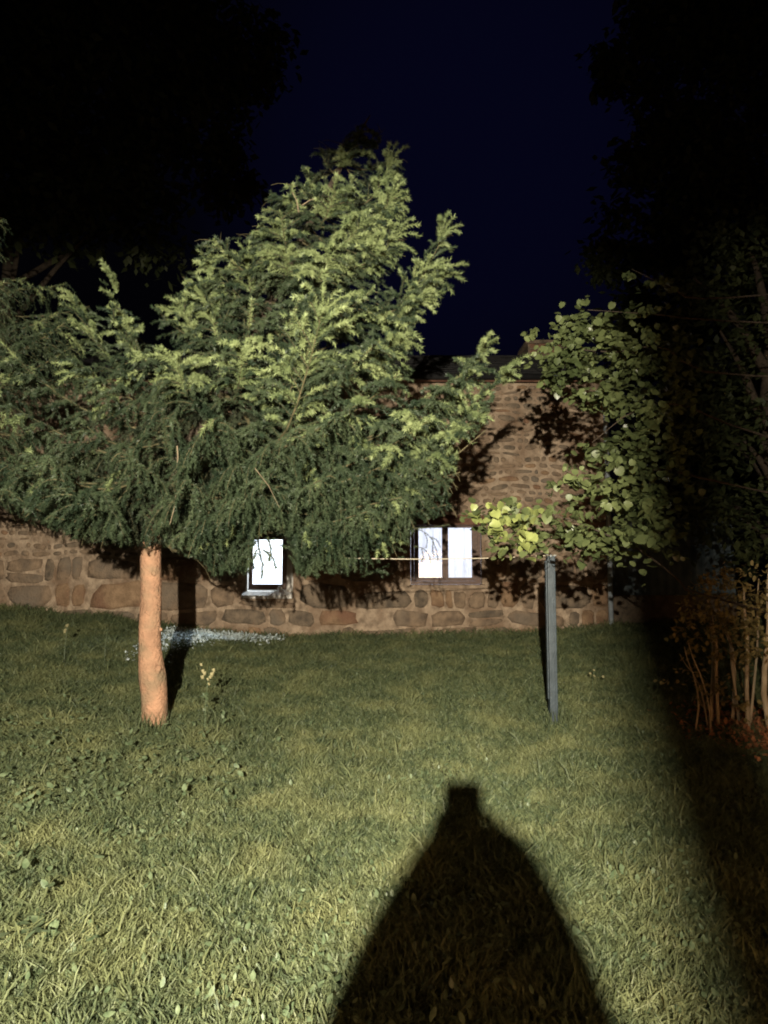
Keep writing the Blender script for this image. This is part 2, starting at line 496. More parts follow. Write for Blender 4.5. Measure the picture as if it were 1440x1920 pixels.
# stones
def stone_mesh(cx, cz, hw, hh, depth, y0=HY, low=False, wp=None):
    n = 11
    ring = []
    e = random.uniform(3.2, 9) if low else random.uniform(1.9, 3.4)
    ph = random.random() * 6.28
    for k in range(n):
        a = 2 * PI * (k + .3 * random.random()) / n + ph
        ca, sa = math.cos(a), math.sin(a)
        r = (abs(ca) ** e + abs(sa) ** e) ** (-1 / e) * (1 - .14 * random.random())
        ring.append((ca * r * hw, sa * r * hh))
    V = [(cx + a, y0 + .03, cz + b) for a, b in ring]
    V += [(cx + a * .97, y0 - depth * (.45 + .2 * random.random()), cz + b * .96) for a, b in ring]
    V += [(cx + a * .72, y0 - depth * (.85 + .35 * random.random()), cz + b * .70) for a, b in ring]
    V += [(cx + hw * .1 * random.uniform(-1, 1), y0 - depth * 1.05, cz)]
    T = []
    for q in (0, n):
        for k in range(n):
            a, b = q + k, q + (k + 1) % n
            T += [(a, b, b + n), (a, b + n, a + n)]
    c = 3 * n
    for k in range(n): T.append((2 * n + k, 2 * n + (k + 1) % n, c))
    if wp is not None:
        ox, oz = wp; tl = random.gauss(0, .05)
        V = [(a + b_ * 0, b, c_) for (a, b, c_) in V for b_ in (0,)]
        W = []
        for (a, b, c_) in V:
            wx, wz = warp(a + ox, c_ + oz + tl * a)
            wx = min(wx, X1 - .004)
            W.append((wx - ox, b, wz - oz))
        V = W
    return V, T
LOW = 1.62
def warp(x, z):
    a = noise.noise(Vector((x * 1.3, z * 1.6, 3.1))); b = noise.noise(Vector((x * 1.1, z * 2.0, 9.7)))
    c = noise.noise(Vector((x * 4.1, z * 5, 1.1))); d = noise.noise(Vector((x * 4.3, z * 5, 5.5)))
    return x + .07 * a + .018 * c, z + .075 * b + .018 * d
def open_hit(x0, x1, z0, z1):
    for w, m_ in ((w1, .05), (w2, .04)):
        if x1 > w[0] - m_ and x0 < w[1] + m_ and z1 > w[2] - .02 and z0 < w[3] + .22: return True
    return False
cells = []
z = -.1
while z < ZT - .03:
    lower = z < LOW
    rh = random.choice((.13, .22, .30, .38, .46)) * random.uniform(.9, 1.1) if lower else random.uniform(.075, .15)
    if z + rh > ZT - .02: rh = ZT - .02 - z
    if rh < .05: break
    x = X0 + .02 + random.random() * .1
    while x < X1 - .03:
        wd = random.choice([random.uniform(.14, .4), random.uniform(.4, 1.1)]) if lower else random.choice((random.uniform(.08, .2), random.uniform(.16, .42)))
        if x + wd > X1 - .12: wd = X1 - .02 - x
        hh = rh
        if lower and wd > .5 and random.random() < .25:           # two flat stones on top of one another
            cells.append((x, x + wd, z, z + rh * .45)); cells.append((x, x + wd, z + rh * .45, z + rh))
        else:
            cells.append((x, x + wd, z, z + hh))
        x += wd
    z += rh
wob = lambda x, s: .05 * math.sin(x * .9 + s) + .02 * math.sin(x * 3.1 + s * 2)
stones, nparts = [], 0
for (x0, x1, z0, z1) in cells:
    cx, cz = (x0 + x1) / 2, (z0 + z1) / 2
    low = cz < LOW
    cz2 = cz
    hw, hh = (x1 - x0) / 2, (z1 - z0) / 2
    j = .008 if low else .009
    hw -= random.uniform(.6, 1.6) * j; hh -= random.uniform(.6, 1.5) * j
    if not low: hw -= .008 * random.random(); hh -= .009
    if hw < .025 or hh < .015: continue
    cx2 = cx + random.uniform(-.01, .01)
    if cx2 + hw > X1 - .005: hw = X1 - .005 - cx2
    if cz2 + hh > ZT - .06: continue
    for w in (w1, w2):
        if cx2 + hw > w[0] - .06 and cx2 - hw < w[1] + .06 and cz2 - hh < w[2] - .14 and cz2 + hh > w[2] - .10 and cz2 < w[2] + .3:
            lo_ = cz2 - hh; hi_ = w[2] - .10; cz2, hh = (lo_ + hi_) / 2, (hi_ - lo_) / 2
    if hh < .02: continue
    if open_hit(cx2 - hw - .03, cx2 + hw + .03, cz2 - hh - .03, cz2 + hh + .03):
        fixed = False
        for (a, b) in ((x0, min(x1, w1[0] - .06)), (max(x0, w1[1] + .06), x1), (x0, min(x1, w2[0] - .05)), (max(x0, w2[1] + .06), x1)):
            if b - a > .12 and b - a < x1 - x0 and not open_hit(a + .0, b - .0, cz2 - hh, cz2 + hh):
                cx2, hw = (a + b) / 2, (b - a) / 2 - .045; fixed = True; break
        if not fixed: continue
    if random.random() < .03: continue
    p = proj([(cx2, HY, cz2)])[0]
    g = float(gz(cx2, HY))
    vis = (cz2 + hh > g + .03) and ((p[1] > 1000 and p[0] > -10) or (p[0] > 860 and p[1] > 690))
    stones.append((vis, hw * hh, cx2, cz2, hw, hh, low))
stones.sort(key=lambda s: (not s[0], -s[1]))
rest_V, rest_T = [], []
smats = [M['stone'], M['stone'], M['stone2'], M['stone3']]
for i, (vis, ar, cx, cz, hw, hh, low) in enumerate(stones):
    V, T = stone_mesh(0, 0, hw, hh, random.uniform(.010, .034) if low else random.uniform(.012, .028), HY, low, (cx, cz))
    if vis and nparts < 296:
        V = [(a, b - HY, c) for a, b, c in V]
        me = raw_mesh('stone', V, T)
        o = link('stone', me, [random.choice(smats)], wall)
        o.location = Vector((cx, HY, cz)) - Vector(house.location) - Vector(wall.location)
        nparts += 1
    else:
        k = len(rest_V)
        rest_V += [(a + cx, b, c + cz) for a, b, c in V]; rest_T += [(a + k, b + k, c + k) for a, b, c in T]
o = tag(link('small_stones', raw_mesh('small_stones', rest_V, rest_T), [M['stone']], wall), kind='stuff')

# windows
def window(w, frame_w, two, name_lab, fy=.13):
    x0, x1, z0, z1 = w
    r = empty('window', ((x0 + x1) / 2, HY, z0), None)
    r.parent = house; r.location = Vector(r.location) - Vector(house.location)
    r['label'] = name_lab
    return r
def par(o, name): return o
# left window: plastered reveal, sill, frame, single pane
wa = window(w1, .06, False, 'small lit window with white plaster reveal and thick sill')
x0, x1, z0, z1 = w1
bm = bmesh.new()
def wavy_strip(bm, xa, xb, za, zb, y, t=.012, horiz=False, amp=.012, seg=10):
    """a rough plaster edge with an uneven outer border, t thick, in front of y"""
    rows = []
    for k in range(seg + 1):
        f = k / seg
        n1, n2 = random.uniform(-amp, amp), random.uniform(-amp, amp)
        if horiz: a = (xa + (xb - xa) * f, za + n1); b = (xa + (xb - xa) * f, zb + n2)
        else: a = (xa + n1, za + (zb - za) * f); b = (xb + n2, za + (zb - za) * f)
        rows.append([bm.verts.new((a[0], y - t, a[1])), bm.verts.new((b[0], y - t, b[1])), bm.verts.new((b[0], y + .01, b[1])), bm.verts.new((a[0], y + .01, a[1]))])
    for k in range(seg):
        for q in range(4):
            bm.faces.new((rows[k][q], rows[k][(q + 1) % 4], rows[k + 1][(q + 1) % 4], rows[k + 1][q]))
    bm.faces.new(rows[0]); bm.faces.new(rows[-1][::-1])
box(bm, x1 - .075, x1 - .004, HY + .002, HY + .16, z0 + .02, z1 - .004)
wavy_strip(bm, x1 - .03, x1 + .03, z0 + .0, z1 - .02, HY, .014)
bm_obj('plaster_reveal', bm, M['plaster'], wa)
bm = bmesh.new(); box(bm, x0 + .004, x0 + .035, HY - .006, HY + .16, z0 + .02, z1 - .004, .004); bm_obj('plaster_reveal', bm, M['plaster'], wa)
bm = bmesh.new()
va = [bm.verts.new((x, y_, z_)) for x in (x0 - .04, x1 + .03) for y_, z_ in ((HY + .118, z0 + .11), (HY - .02, z0 + .075), (HY - .11, z0 + .01), (HY - .11, z0 - .04), (HY + .118, z0 - .04))]
bm.faces.new(va[:5]); bm.faces.new(va[5:][::-1])
for q in range(5): bm.faces.new((va[q], va[5 + q], va[5 + (q + 1) % 5], va[(q + 1) % 5]))
bmesh.ops.subdivide_edges(bm, edges=bm.edges[:], cuts=3, use_grid_fill=True)
for v in bm.verts: v.co.z += .012 * noise.noise(v.co * 7); v.co.y += .012 * noise.noise(v.co * 6 + Vector((5, 0, 0)))
bm_obj('sill', bm, M['plaster'], wa)
fx0, fx1, fz0, fz1 = x0 + .037, x1 - .077, z0 + .06, z1 - .006
FY = HY + .12
bm = bmesh.new()
ft = .055
box(bm, fx0, fx0 + ft, FY, FY + .07, fz0, fz1, .004)
box(bm, fx1 - .10, fx1, FY, FY + .07, fz0, fz1, .004)
box(bm, fx0 + ft + .001, fx1 - .101, FY + .002, FY + .068, fz0, fz0 + .135, .004)
box(bm, fx0 + ft + .001, fx1 - .101, FY + .002, FY + .068, fz1 - .10, fz1, .004)
bm_obj('frame', bm, M['frame'], wa)
bm = bmesh.new()
box(bm, fx0 + ft - .01, fx1 - .09, FY + .03, FY + .036, fz0 + .12, fz1 - .09)
bm_obj('pane', bm, M['glass'], wa)
bm = bmesh.new()
bmesh.ops.create_icosphere(bm, subdivisions=3, radius=.042)
for v in bm.verts:
    v.co *= 1 + .15 * noise.noise(v.co * 20); v.co.z *= .8
    v.co += Vector((x1 - .20, HY + .04, z0 + .13))
tag(bm_obj('pebble', bm, M['plaster'], None, True), 'small round pale stone on the sill of the small window', 'stone')

# right window: two casements
wb = window(w2, .06, True, 'wide lit window with two curtained panes behind brown wood')
x0, x1, z0, z1 = w2
bm = bmesh.new()
wavy_strip(bm, x1 - .01, x1 + .085, z0 + .08, z1 + .03, HY, .018, amp=.018, seg=14)
box(bm, x1 - .05, x1 - .004, HY + .002, HY + .12, z0 + .01, z1 - .004)
bm_obj('plaster_reveal', bm, M['mortar'], wb)
bm = bmesh.new()
box(bm, x0 - .03, x1 + .02, HY - .04, HY + .15, z0 - .06, z0 + .004, .012)
bm_obj('sill', bm, M['mortar'], wb)
bm = bmesh.new()
box(bm, x0 - .2, x1 + .22, HY - .022, HY + .2, z1 - .002, z1 + .17, .01)
bm_obj('lintel', bm, M['lintel'], wb)
FY = HY + .09
bm = bmesh.new()
ox0, ox1, oz0, oz1 = x0 + .01, x1 - .055, z0 + .01, z1 - .006
f = .055
box(bm, ox0, ox0 + f, FY, FY + .08, oz0, oz1, .004); box(bm, ox1 - f, ox1, FY, FY + .08, oz0, oz1, .004)
box(bm, ox0 + f + .001, ox1 - f - .001, FY + .002, FY + .078, oz0, oz0 + f, .004)
box(bm, ox0 + f + .001, ox1 - f - .001, FY + .002, FY + .078, oz1 - .025, oz1, .004)
bm_obj('frame', bm, M['frame'], wb)
mx = (ox0 + ox1) / 2
pa = [(float(at(785, 1050, FY).x), float(at(829, 1050, FY).x)), (float(at(840.5, 1050, FY).x), float(at(885, 1050, FY).x))]
pz0, pz1 = float(at(850, 1083, FY).z), float(at(850, 989.5, FY).z)
for (a, b) in pa:
    oa, ob = (ox0 + f + .003, (pa[0][1] + pa[1][0]) / 2 - .001) if a < mx - .2 else ((pa[0][1] + pa[1][0]) / 2 + .001, ox1 - f - .003)
    bm = bmesh.new()
    yy0, yy1 = FY - .012, FY + .04
    box(bm, oa, a, yy0, yy1, oz0 + f + .003, oz1 - .028, .003); box(bm, b, ob, yy0, yy1, oz0 + f + .003, oz1 - .028, .003)
    box(bm, a + .001, b - .001, yy0 + .002, yy1 - .002, oz0 + f + .003, pz0, .003); box(bm, a + .001, b - .001, yy0 + .002, yy1 - .002, pz1, oz1 - .028, .003)
    bm_obj('casement', bm, M['frame'], wb)
    bm = bmesh.new(); box(bm, a - .006, b + .006, FY + .012, FY + .017, pz0 - .006, pz1 + .006)
    bm_obj('pane', bm, M['glass'], wb)
# curtains with folds
def curtain(xa, xb, seed):
    nx_, nz_ = 60, 10
    V = []
    for j in range(nz_ + 1):
        for i in range(nx_ + 1):
            u = i / nx_; v = j / nz_
            amp = .035 * (.5 + .5 * v)
            fold = math.sin(u * 23 + seed + .9 * math.sin(v * 2 + seed) + 2 * u * (1 - v)) * .6 + math.sin(u * 51 + seed * 2) * .3
            V.append((xa + (xb - xa) * u + .01 * math.sin(v * 5 + u * 9), HY + .36 + amp * fold, oz0 - .1 + (oz1 - oz0 + .3) * v))
    T = [(j * (nx_ + 1) + i, j * (nx_ + 1) + i + 1, (j + 1) * (nx_ + 1) + i + 1, (j + 1) * (nx_ + 1) + i) for j in range(nz_) for i in range(nx_)]
    return raw_mesh('curtain', V, T)
link('curtain', curtain(ox0 - .05, mx + .0, 1.3), [M['curtain']], wb, True)
link('curtain', curtain(mx + .01, ox1 + .05, 4.1), [M['curtain']], wb, True)

# rooms behind the windows: white box with open front, lamp inside
def room(xa, xb, z0, z1, lamp, power, depth=2.2, col=(.82, .90, 1.0), size=.12):
    bm = bmesh.new()
    y0, y1 = HY + WT + .002, HY + WT + depth
    P = {k: bm.verts.new(p) for k, p in dict(a=(xa, y0, z0), b=(xb, y0, z0), c=(xb, y1, z0), d=(xa, y1, z0), e=(xa, y0, z1), f=(xb, y0, z1), g=(xb, y1, z1), h=(xa, y1, z1)).items()}
    for q in ('abcd', 'efgh', 'dcgh', 'adhe', 'bcgf'): bm.faces.new([P[k] for k in q])
    bm_obj('room_lining', bm, M['white'], house)
    ld = bpy.data.lights.new('room_light', 'POINT'); ld.energy = power; ld.color = col; ld.shadow_soft_size = size
    lo = bpy.data.objects.new('room_light', ld); lo.location = lamp; COL.objects.link(lo)
room(-3.2, -.9, .35, 2.75, (-1.12, HY + WT + .75, 2.5), 520)
room(-.1, 2.6, .35, 2.75, (1.1, HY + WT + 1.1, 2.3), 75, col=(.86, .88, 1.0))

# chimney at the right end of the ridge
chim = empty('chimney', (0, 0, 0), roof)
cc = at(1022, 650, RY)
cx0, cx1 = float(at(990, 650, RY - .4).x), float(at(1062, 650, RY - .4).x)
cz1 = float(at(1022, 645, RY - .4).z)
bm = bmesh.new(); box(bm, cx0, cx1, RY - .4, RY + .4, RZ - 1.3, cz1)
bm_obj('stack', bm, M['stone3'], chim)
V_, T_ = [], []
zz = RZ - 1.0
while zz < cz1 - .1:
    h = random.uniform(.1, .17); x = cx0 + .01
    while x < cx1 - .08:
        wd = random.uniform(.15, .3)
        if x + wd > cx1 - .08: wd = cx1 - x - .01
        V, T = stone_mesh(x + wd / 2, zz + h / 2, wd / 2 - .012, h / 2 - .012, .02, RY - .4)
        k = len(V_); V_ += V; T_ += [(a + k, b + k, c + k) for a, b, c in T]; x += wd
    zz += h
tag(link('chimney_stones', raw_mesh('chimney_stones', V_, T_), [M['stone2']], chim), kind='stuff')
bm = bmesh.new(); box(bm, cx0 - .06, cx1 + .06, RY - .46, RY + .46, cz1, cz1 + .08, .01)
bm_obj('cap', bm, M['stone3'], chim)

# downpipe on the house corner
bm = bmesh.new()
px_ = float(at(1144, 1060, HY - .08).x)
tube(bm, [(px_, HY - .06, .42), (px_, HY - .06, ZT - .35), (px_ - .02, HY - .28, ZT - .1)], .042, 12)
for zz in (1.3, 2.6, 3.9): tube(bm, [(px_, HY - .06, zz - .02), (px_, HY - .06, zz + .02)], .05, 12)
bm_obj('downpipe', bm, M['pipe'], house, True)

# low shed set back to the right of the house
shed = empty('shed', (5, HY + .9, .4))
tag(shed, 'low blue grey sheet metal shed beside the right corner of the stone house', 'shed')
sx0, sx1, sy, sz = 3.97, 6.6, HY + .9, 2.35
bm = bmesh.new()
n = 62
for k in range(n):
    xa = sx0 + (sx1 - sx0) * k / n; xb = sx0 + (sx1 - sx0) * (k + 1) / n
    ya = sy + (.012 if k % 4 < 2 else 0); yb = sy + (.012 if (k + 1) % 4 < 2 else 0)
    v = [bm.verts.new(p) for p in ((xa, ya, .95), (xb, yb, .95), (xb, yb, sz), (xa, ya, sz))]; bm.faces.new(v)
bm_obj('front_sheet', bm, M['shed'], shed)
bm = bmesh.new(); box(bm, sx0, sx1, sy - .03, sy + .05, .2, .94)
bm_obj('plinth', bm, M['stone3'], shed)
bm = bmesh.new(); box(bm, sx1 - .02, sx1, sy + .02, sy + 3, .3, sz); box(bm, sx0, sx0 + .02, sy + .06, sy + 3, .3, sz)
box(bm, sx0 + .03, sx1 - .03, sy + 2.95, sy + 3, .3, sz)
bm_obj('side_sheet', bm, M['shed'], shed)
bm = bmesh.new(); box(bm, sx0 - .01, sx1 + .1, sy - .15, sy + 3.1, sz + .002, sz + .04)
bm_obj('roof', bm, M['shed'], shed)

# ------------------------------------------------------------------ spruces
def needles_mesh(segs, dens=400, nl=.028, nw=.0064):
    """segs: list of (a, b, kind). Needles all round each shoot, swept forward"""
    A = np.array([s[0] for s in segs], np.float32); B = np.array([s[1] for s in segs], np.float32)
    K = np.array([s[2] for s in segs], np.int32)
    L = np.linalg.norm(B - A, axis=1)
    cnt = np.maximum((L * dens).astype(int), 3)
    idx = np.repeat(np.arange(len(segs)), cnt)
    N = len(idx)
    t = rng.random(N)
    P = A[idx] + (B - A)[idx] * t[:, None]
    D = ((B - A) / np.maximum(L, 1e-5)[:, None])[idx]
    R = rng.standard_normal((N, 3)); R[:, 2] += .25
    R -= D * (R * D).sum(1)[:, None]; R /= np.linalg.norm(R, axis=1)[:, None]
    sweep = .42 + .28 * rng.random(N)
    Nd = D * sweep[:, None] + R * np.sqrt(1 - np.minimum(sweep, .95) ** 2)[:, None]
    fat = np.where(K[idx] == 1, 1.28, 1.0)
    ln = nl * (.8 + .4 * rng.random(N)) * fat
    S = np.cross(D, Nd) + .35 * rng.standard_normal((N, 3))
    S /= np.linalg.norm(S, axis=1)[:, None]
    w = nw * .5 * fat
    V = np.empty((N, 3, 3), np.float32)
    V[:, 0] = P - S * w[:, None]; V[:, 1] = P + S * w[:, None]; V[:, 2] = P + Nd * ln[:, None]
    T = np.arange(N * 3).reshape(-1, 3)
    return V.reshape(-1, 3), T, K[idx]

def grow_bough(pts, rad, spread, droop, tipnew, poly, dens=1.0, upturn=.0, wob=True):
    """pts: curve of the bough. Returns wood tubes and needle segments, pruned to the crown's outline"""
    segs, wood = [], []
    n = len(pts)
    Ls = [0]
    for i in range(1, n): Ls.append(Ls[-1] + (pts[i] - pts[i - 1]).length)
    L = Ls[-1]
    step = .092 / dens
    s = L * .16
    side = 1
    for i in range(1, n):
        if Ls[i] > L * .3: segs.append((pts[i - 1][:], pts[i][:], 1 if Ls[i] > L - .22 and tipnew > .3 else 0))
    cand = []
    while s < L:
        k = max(i for i in range(n) if Ls[i] <= s); k = min(k, n - 2)
        f = (s - Ls[k]) / max(Ls[k + 1] - Ls[k], 1e-6)
        P = pts[k].lerp(pts[k + 1], f); T = (pts[k + 1] - pts[k]).normalized()
        H = T.cross(Vector((0, 0, 1)))
        if H.length < .2: H = Vector((random.uniform(-1, 1), random.uniform(-1, 1), 0))
        H.normalize()
        rem = L - s
        ll = min(spread * 1.15, (.13 if droop >= .45 else .20) + .60 * rem) * random.uniform(.65, 1.15) * min(1, .4 + s / L * 1.5)
        if ll > .05:
            d = (T * random.uniform(.55, .9) + H * side * random.uniform(.7, 1.0) + Vector((0, 0, random.uniform(-.05, .25)))).normalized()
            cand.append((P, d, ll, s / L))
        side = -side
        s += step * random.uniform(.75, 1.3) * (.75 if s > L * .7 else 1) * (1 if droop >= .45 else .72)
    for (P, d, ll, f) in cand:
        m = 4
        q = [P.copy()]
        dd = d.copy()
        for j in range(m):
            bend = (-droop * .34 + upturn * .10) * (1 + j * .35) * random.uniform(.6, 1.4)
            if j == m - 1 and droop < .6: bend = -.35                      # fingers arch over at their tips
            dd = (dd + Vector((0, 0, bend))).normalized()
            q.append(q[-1] + dd * ll / m)
        wood.append(q)
        new = (min(tipnew, 1.3 - droop * 1.2) * (.05 + .75 * f * f)) > random.random() + .05
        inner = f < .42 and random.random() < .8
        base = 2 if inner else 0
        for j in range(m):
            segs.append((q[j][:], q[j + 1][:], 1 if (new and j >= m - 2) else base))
        ss = .06
        sd_ = 1
        while ss < ll:
            j = min(int(ss / ll * m), m - 1)
            p = q[j].lerp(q[j + 1], ss / ll * m - j)
            t = (q[j + 1] - q[j]).normalized()
            h = t.cross(Vector((0, 0, 1)))
            if h.length < .2: h = Vector((random.uniform(-1, 1), random.uniform(-1, 1), 0))
            h.normalize()
            hang = droop > .5 and random.random() < .33
            sl = min(.22, .09 + .5 * (ll - ss)) * random.uniform(.6, 1.2)
            if hang: sl = random.uniform(.08, .22)
            e = (t * .95 + h * sd_ * .7 + Vector((0, 0, random.uniform(-.1, .25) - droop * .5 - hang * 1.6))).normalized()
            mid = p + e * sl * .55
            e2 = (e + Vector((0, 0, -.25 - droop * .5))).normalized()
            end = mid + e2 * sl * .45
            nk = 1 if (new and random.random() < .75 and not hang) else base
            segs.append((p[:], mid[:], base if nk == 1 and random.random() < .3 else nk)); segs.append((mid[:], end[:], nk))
            sd_ = -sd_
            ss += (.066 if droop >= .45 else .115) * random.uniform(.8, 1.3) / dens
    # fans of long young shoots at the ends of the lit boughs
    fan = []
    if tipnew >= .7:
        for (kk, nf, ln) in ((n - 1, 6, .30), (n - 2, 4, .26), (n - 3, 4, .24)):
            T = (pts[kk] - pts[kk - 1]).normalized(); P = pts[kk]
            H = T.cross(Vector((0, 0, 1)))
            if H.length < .2: H = Vector((1, 0, 0))
            H.normalize()
            for q_ in range(nf):
                a_ = (q_ / (nf - 1) - .5) * 2.1 if kk == n - 1 else (1 if q_ % 2 else -1) * random.uniform(.7, 1.15)
                d = (T * math.cos(a_) + H * math.sin(a_) + Vector((0, 0, random.uniform(.10, .32)))).normalized()
                p = P - T * random.uniform(0, .10); l_ = ln * random.uniform(.75, 1.15) * min(1, L / 1.1)
                for j in range(5):
                    e_ = p + d * l_ / 5
                    fan.append((p[:], e_[:], 1)); p = e_
                    d = (d + Vector((0, 0, -.17 - .06 * j))).normalized()
    # prune to outline
    E = np.array([s_[1] for s_ in segs])
    pe = proj(E)
    c0 = np.array([500., 760.]) if poly is POLY else np.array([60., 720.])
    ok = inpoly(pe + (c0 - pe) * -.035 + rng.normal(0, 2.5, pe.shape), poly)
    segs = [s_ for s_, k_ in zip(segs, ok) if k_] + fan
    if wood:
        ok = [bool(inpoly(proj([p[:] for p in q]), poly).all()) for q in wood]
        wood = [q for q, k_ in zip(wood, ok) if k_]
    return wood, segs
def bough_pts(P0, P1, sag=.12, up=.0, n=10, wig=.03):
    L = (P1 - P0).length
    out = []
    ph = random.random() * 6
    for i in range(n):
        t = i / (n - 1)
        p = P0.lerp(P1, t)
        p.z += -sag * L * math.sin(PI * t) + up * L * (t ** 3 - t)
        p += Vector((math.sin(ph + t * 5), math.cos(ph * 1.7 + t * 4), 0)) * wig * t * L * .5
        out.append(p)
    return out
NTRI = [0]
def spruce(name, loc, boughs, trunk, poly, parent_label, barkmat, dens, trunk_top_cut=None):
    root = empty(name, loc)
    tag(root, parent_label, 'tree', 'spruces in the garden')
    bm = bmesh.new()
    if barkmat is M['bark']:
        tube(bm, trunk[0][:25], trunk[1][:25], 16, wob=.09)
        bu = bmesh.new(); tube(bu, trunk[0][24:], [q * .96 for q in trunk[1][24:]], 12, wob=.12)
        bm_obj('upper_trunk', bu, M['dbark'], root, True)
    else:
        tube(bm, trunk[0], trunk[1], 16, wob=.09)
    bm_obj('trunk', bm, barkmat, root, True)
    for (pts, spread, droop, tipnew, up) in boughs:
        wood, segs = grow_bough(pts, .02, spread, droop, tipnew, poly, 1.0, up)
        if len(segs) < 12: continue
        ins = inpoly(proj([p[:] for p in pts]), poly)
        last = max([3] + [i for i in range(len(pts)) if ins[i]])
        py_ = proj([p[:] for p in pts])
        for i in range(3, len(pts)):
            if not ins[i] and py_[i, 1] > 980: last = min(last, i - 1); break
        for i in range(2, len(pts)):
            if 455 < py_[i, 0] < 556 and py_[i, 1] > 1000: last = min(last, i - 1); break
        pts = pts[:last + 1]
        wood = [q for q in wood if min((q[0] - p).length for p in pts) < .14]
        bm = bmesh.new()
        L = sum((pts[i + 1] - pts[i]).length for i in range(len(pts) - 1))
        r0 = .006 + .006 * L
        tube(bm, pts, [r0 * (1 - .85 * i / (len(pts) - 1)) for i in range(len(pts))], 6)
        for q in wood:
            tube(bm, q, [.004, .0035, .003, .0025, .002], 3, cap=False)
        br = bm_obj('branch', bm, M['twig'], root, False)
        V, T, K = needles_mesh(segs, dens)
        NTRI[0] += len(T)
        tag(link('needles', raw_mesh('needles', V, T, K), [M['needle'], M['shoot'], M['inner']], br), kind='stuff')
    return root

POLY = [(690,212),(725,238),(705,285),(762,286),(778,335),(768,385),(738,378),(748,436),(778,455),(752,495),(742,505),(800,468),(822,436),(882,432),(874,520),(824,566),(788,602),(784,655),
        (722,692),(800,685),(860,668),(938,652),(988,692),(938,742),(938,795),(868,832),(868,888),(852,948),(868,972),(812,985),(784,990),(778,1040),(766,1062),(745,1052),(735,1100),(690,1085),(640,1092),(560,1100),
        (556,1092),(556,1030),(535,1010),(492,1010),(474,1022),(462,1085),(400,1098),(378,1062),(340,1040),(312,1035),(200,1034),(120,1020),(60,990),(0,940),(-60,900),(-60,430),(40,470),(110,520),
        (150,500),(190,512),(200,560),(240,582),(305,560),(320,535),(345,505),(362,442),(400,432),(452,440),(478,420),(506,345),(560,325),(588,262),(640,262),(668,225)]
tp_px = [(288,1372,6.25),(290,1330,6.25),(286,1270,6.25),(281,1210,6.25),(283,1120,6.25),(284,1010,6.25),(300,930,6.2),(360,820,6.15),(435,700,6.1),(505,570,6.0),(570,440,5.95),(630,330,5.9),(680,240,5.9),(694,216,5.9)]
TP = [at(*p) for p in tp_px]
TP[0].z = float(gz(TP[0].x, 6.25)) - .06
TR = [.118, .118, .125, .098, .094, .092, .085, .07, .06, .048, .036, .024, .010, .004]
trunk_c = bez(TP, 60)
trunk_r = list(np.interp(np.linspace(0, len(TP) - 1, 60), range(len(TP)), TR))
def on_trunk(py):
    k = min(range(60), key=lambda i: abs(proj([trunk_c[i][:]])[0][1] - py))
    return trunk_c[k]
B = []
def bough(sy, tip, spread, droop, new, up=.0, sag=.10):
    P0, P1 = on_trunk(sy), at(*tip)
    if new >= .7: P1 = P1.lerp(P0, min(.4, .19 / (P1 - P0).length))
    B.append((bough_pts(P0, P1, sag, up, 11), spread, droop, new, up))
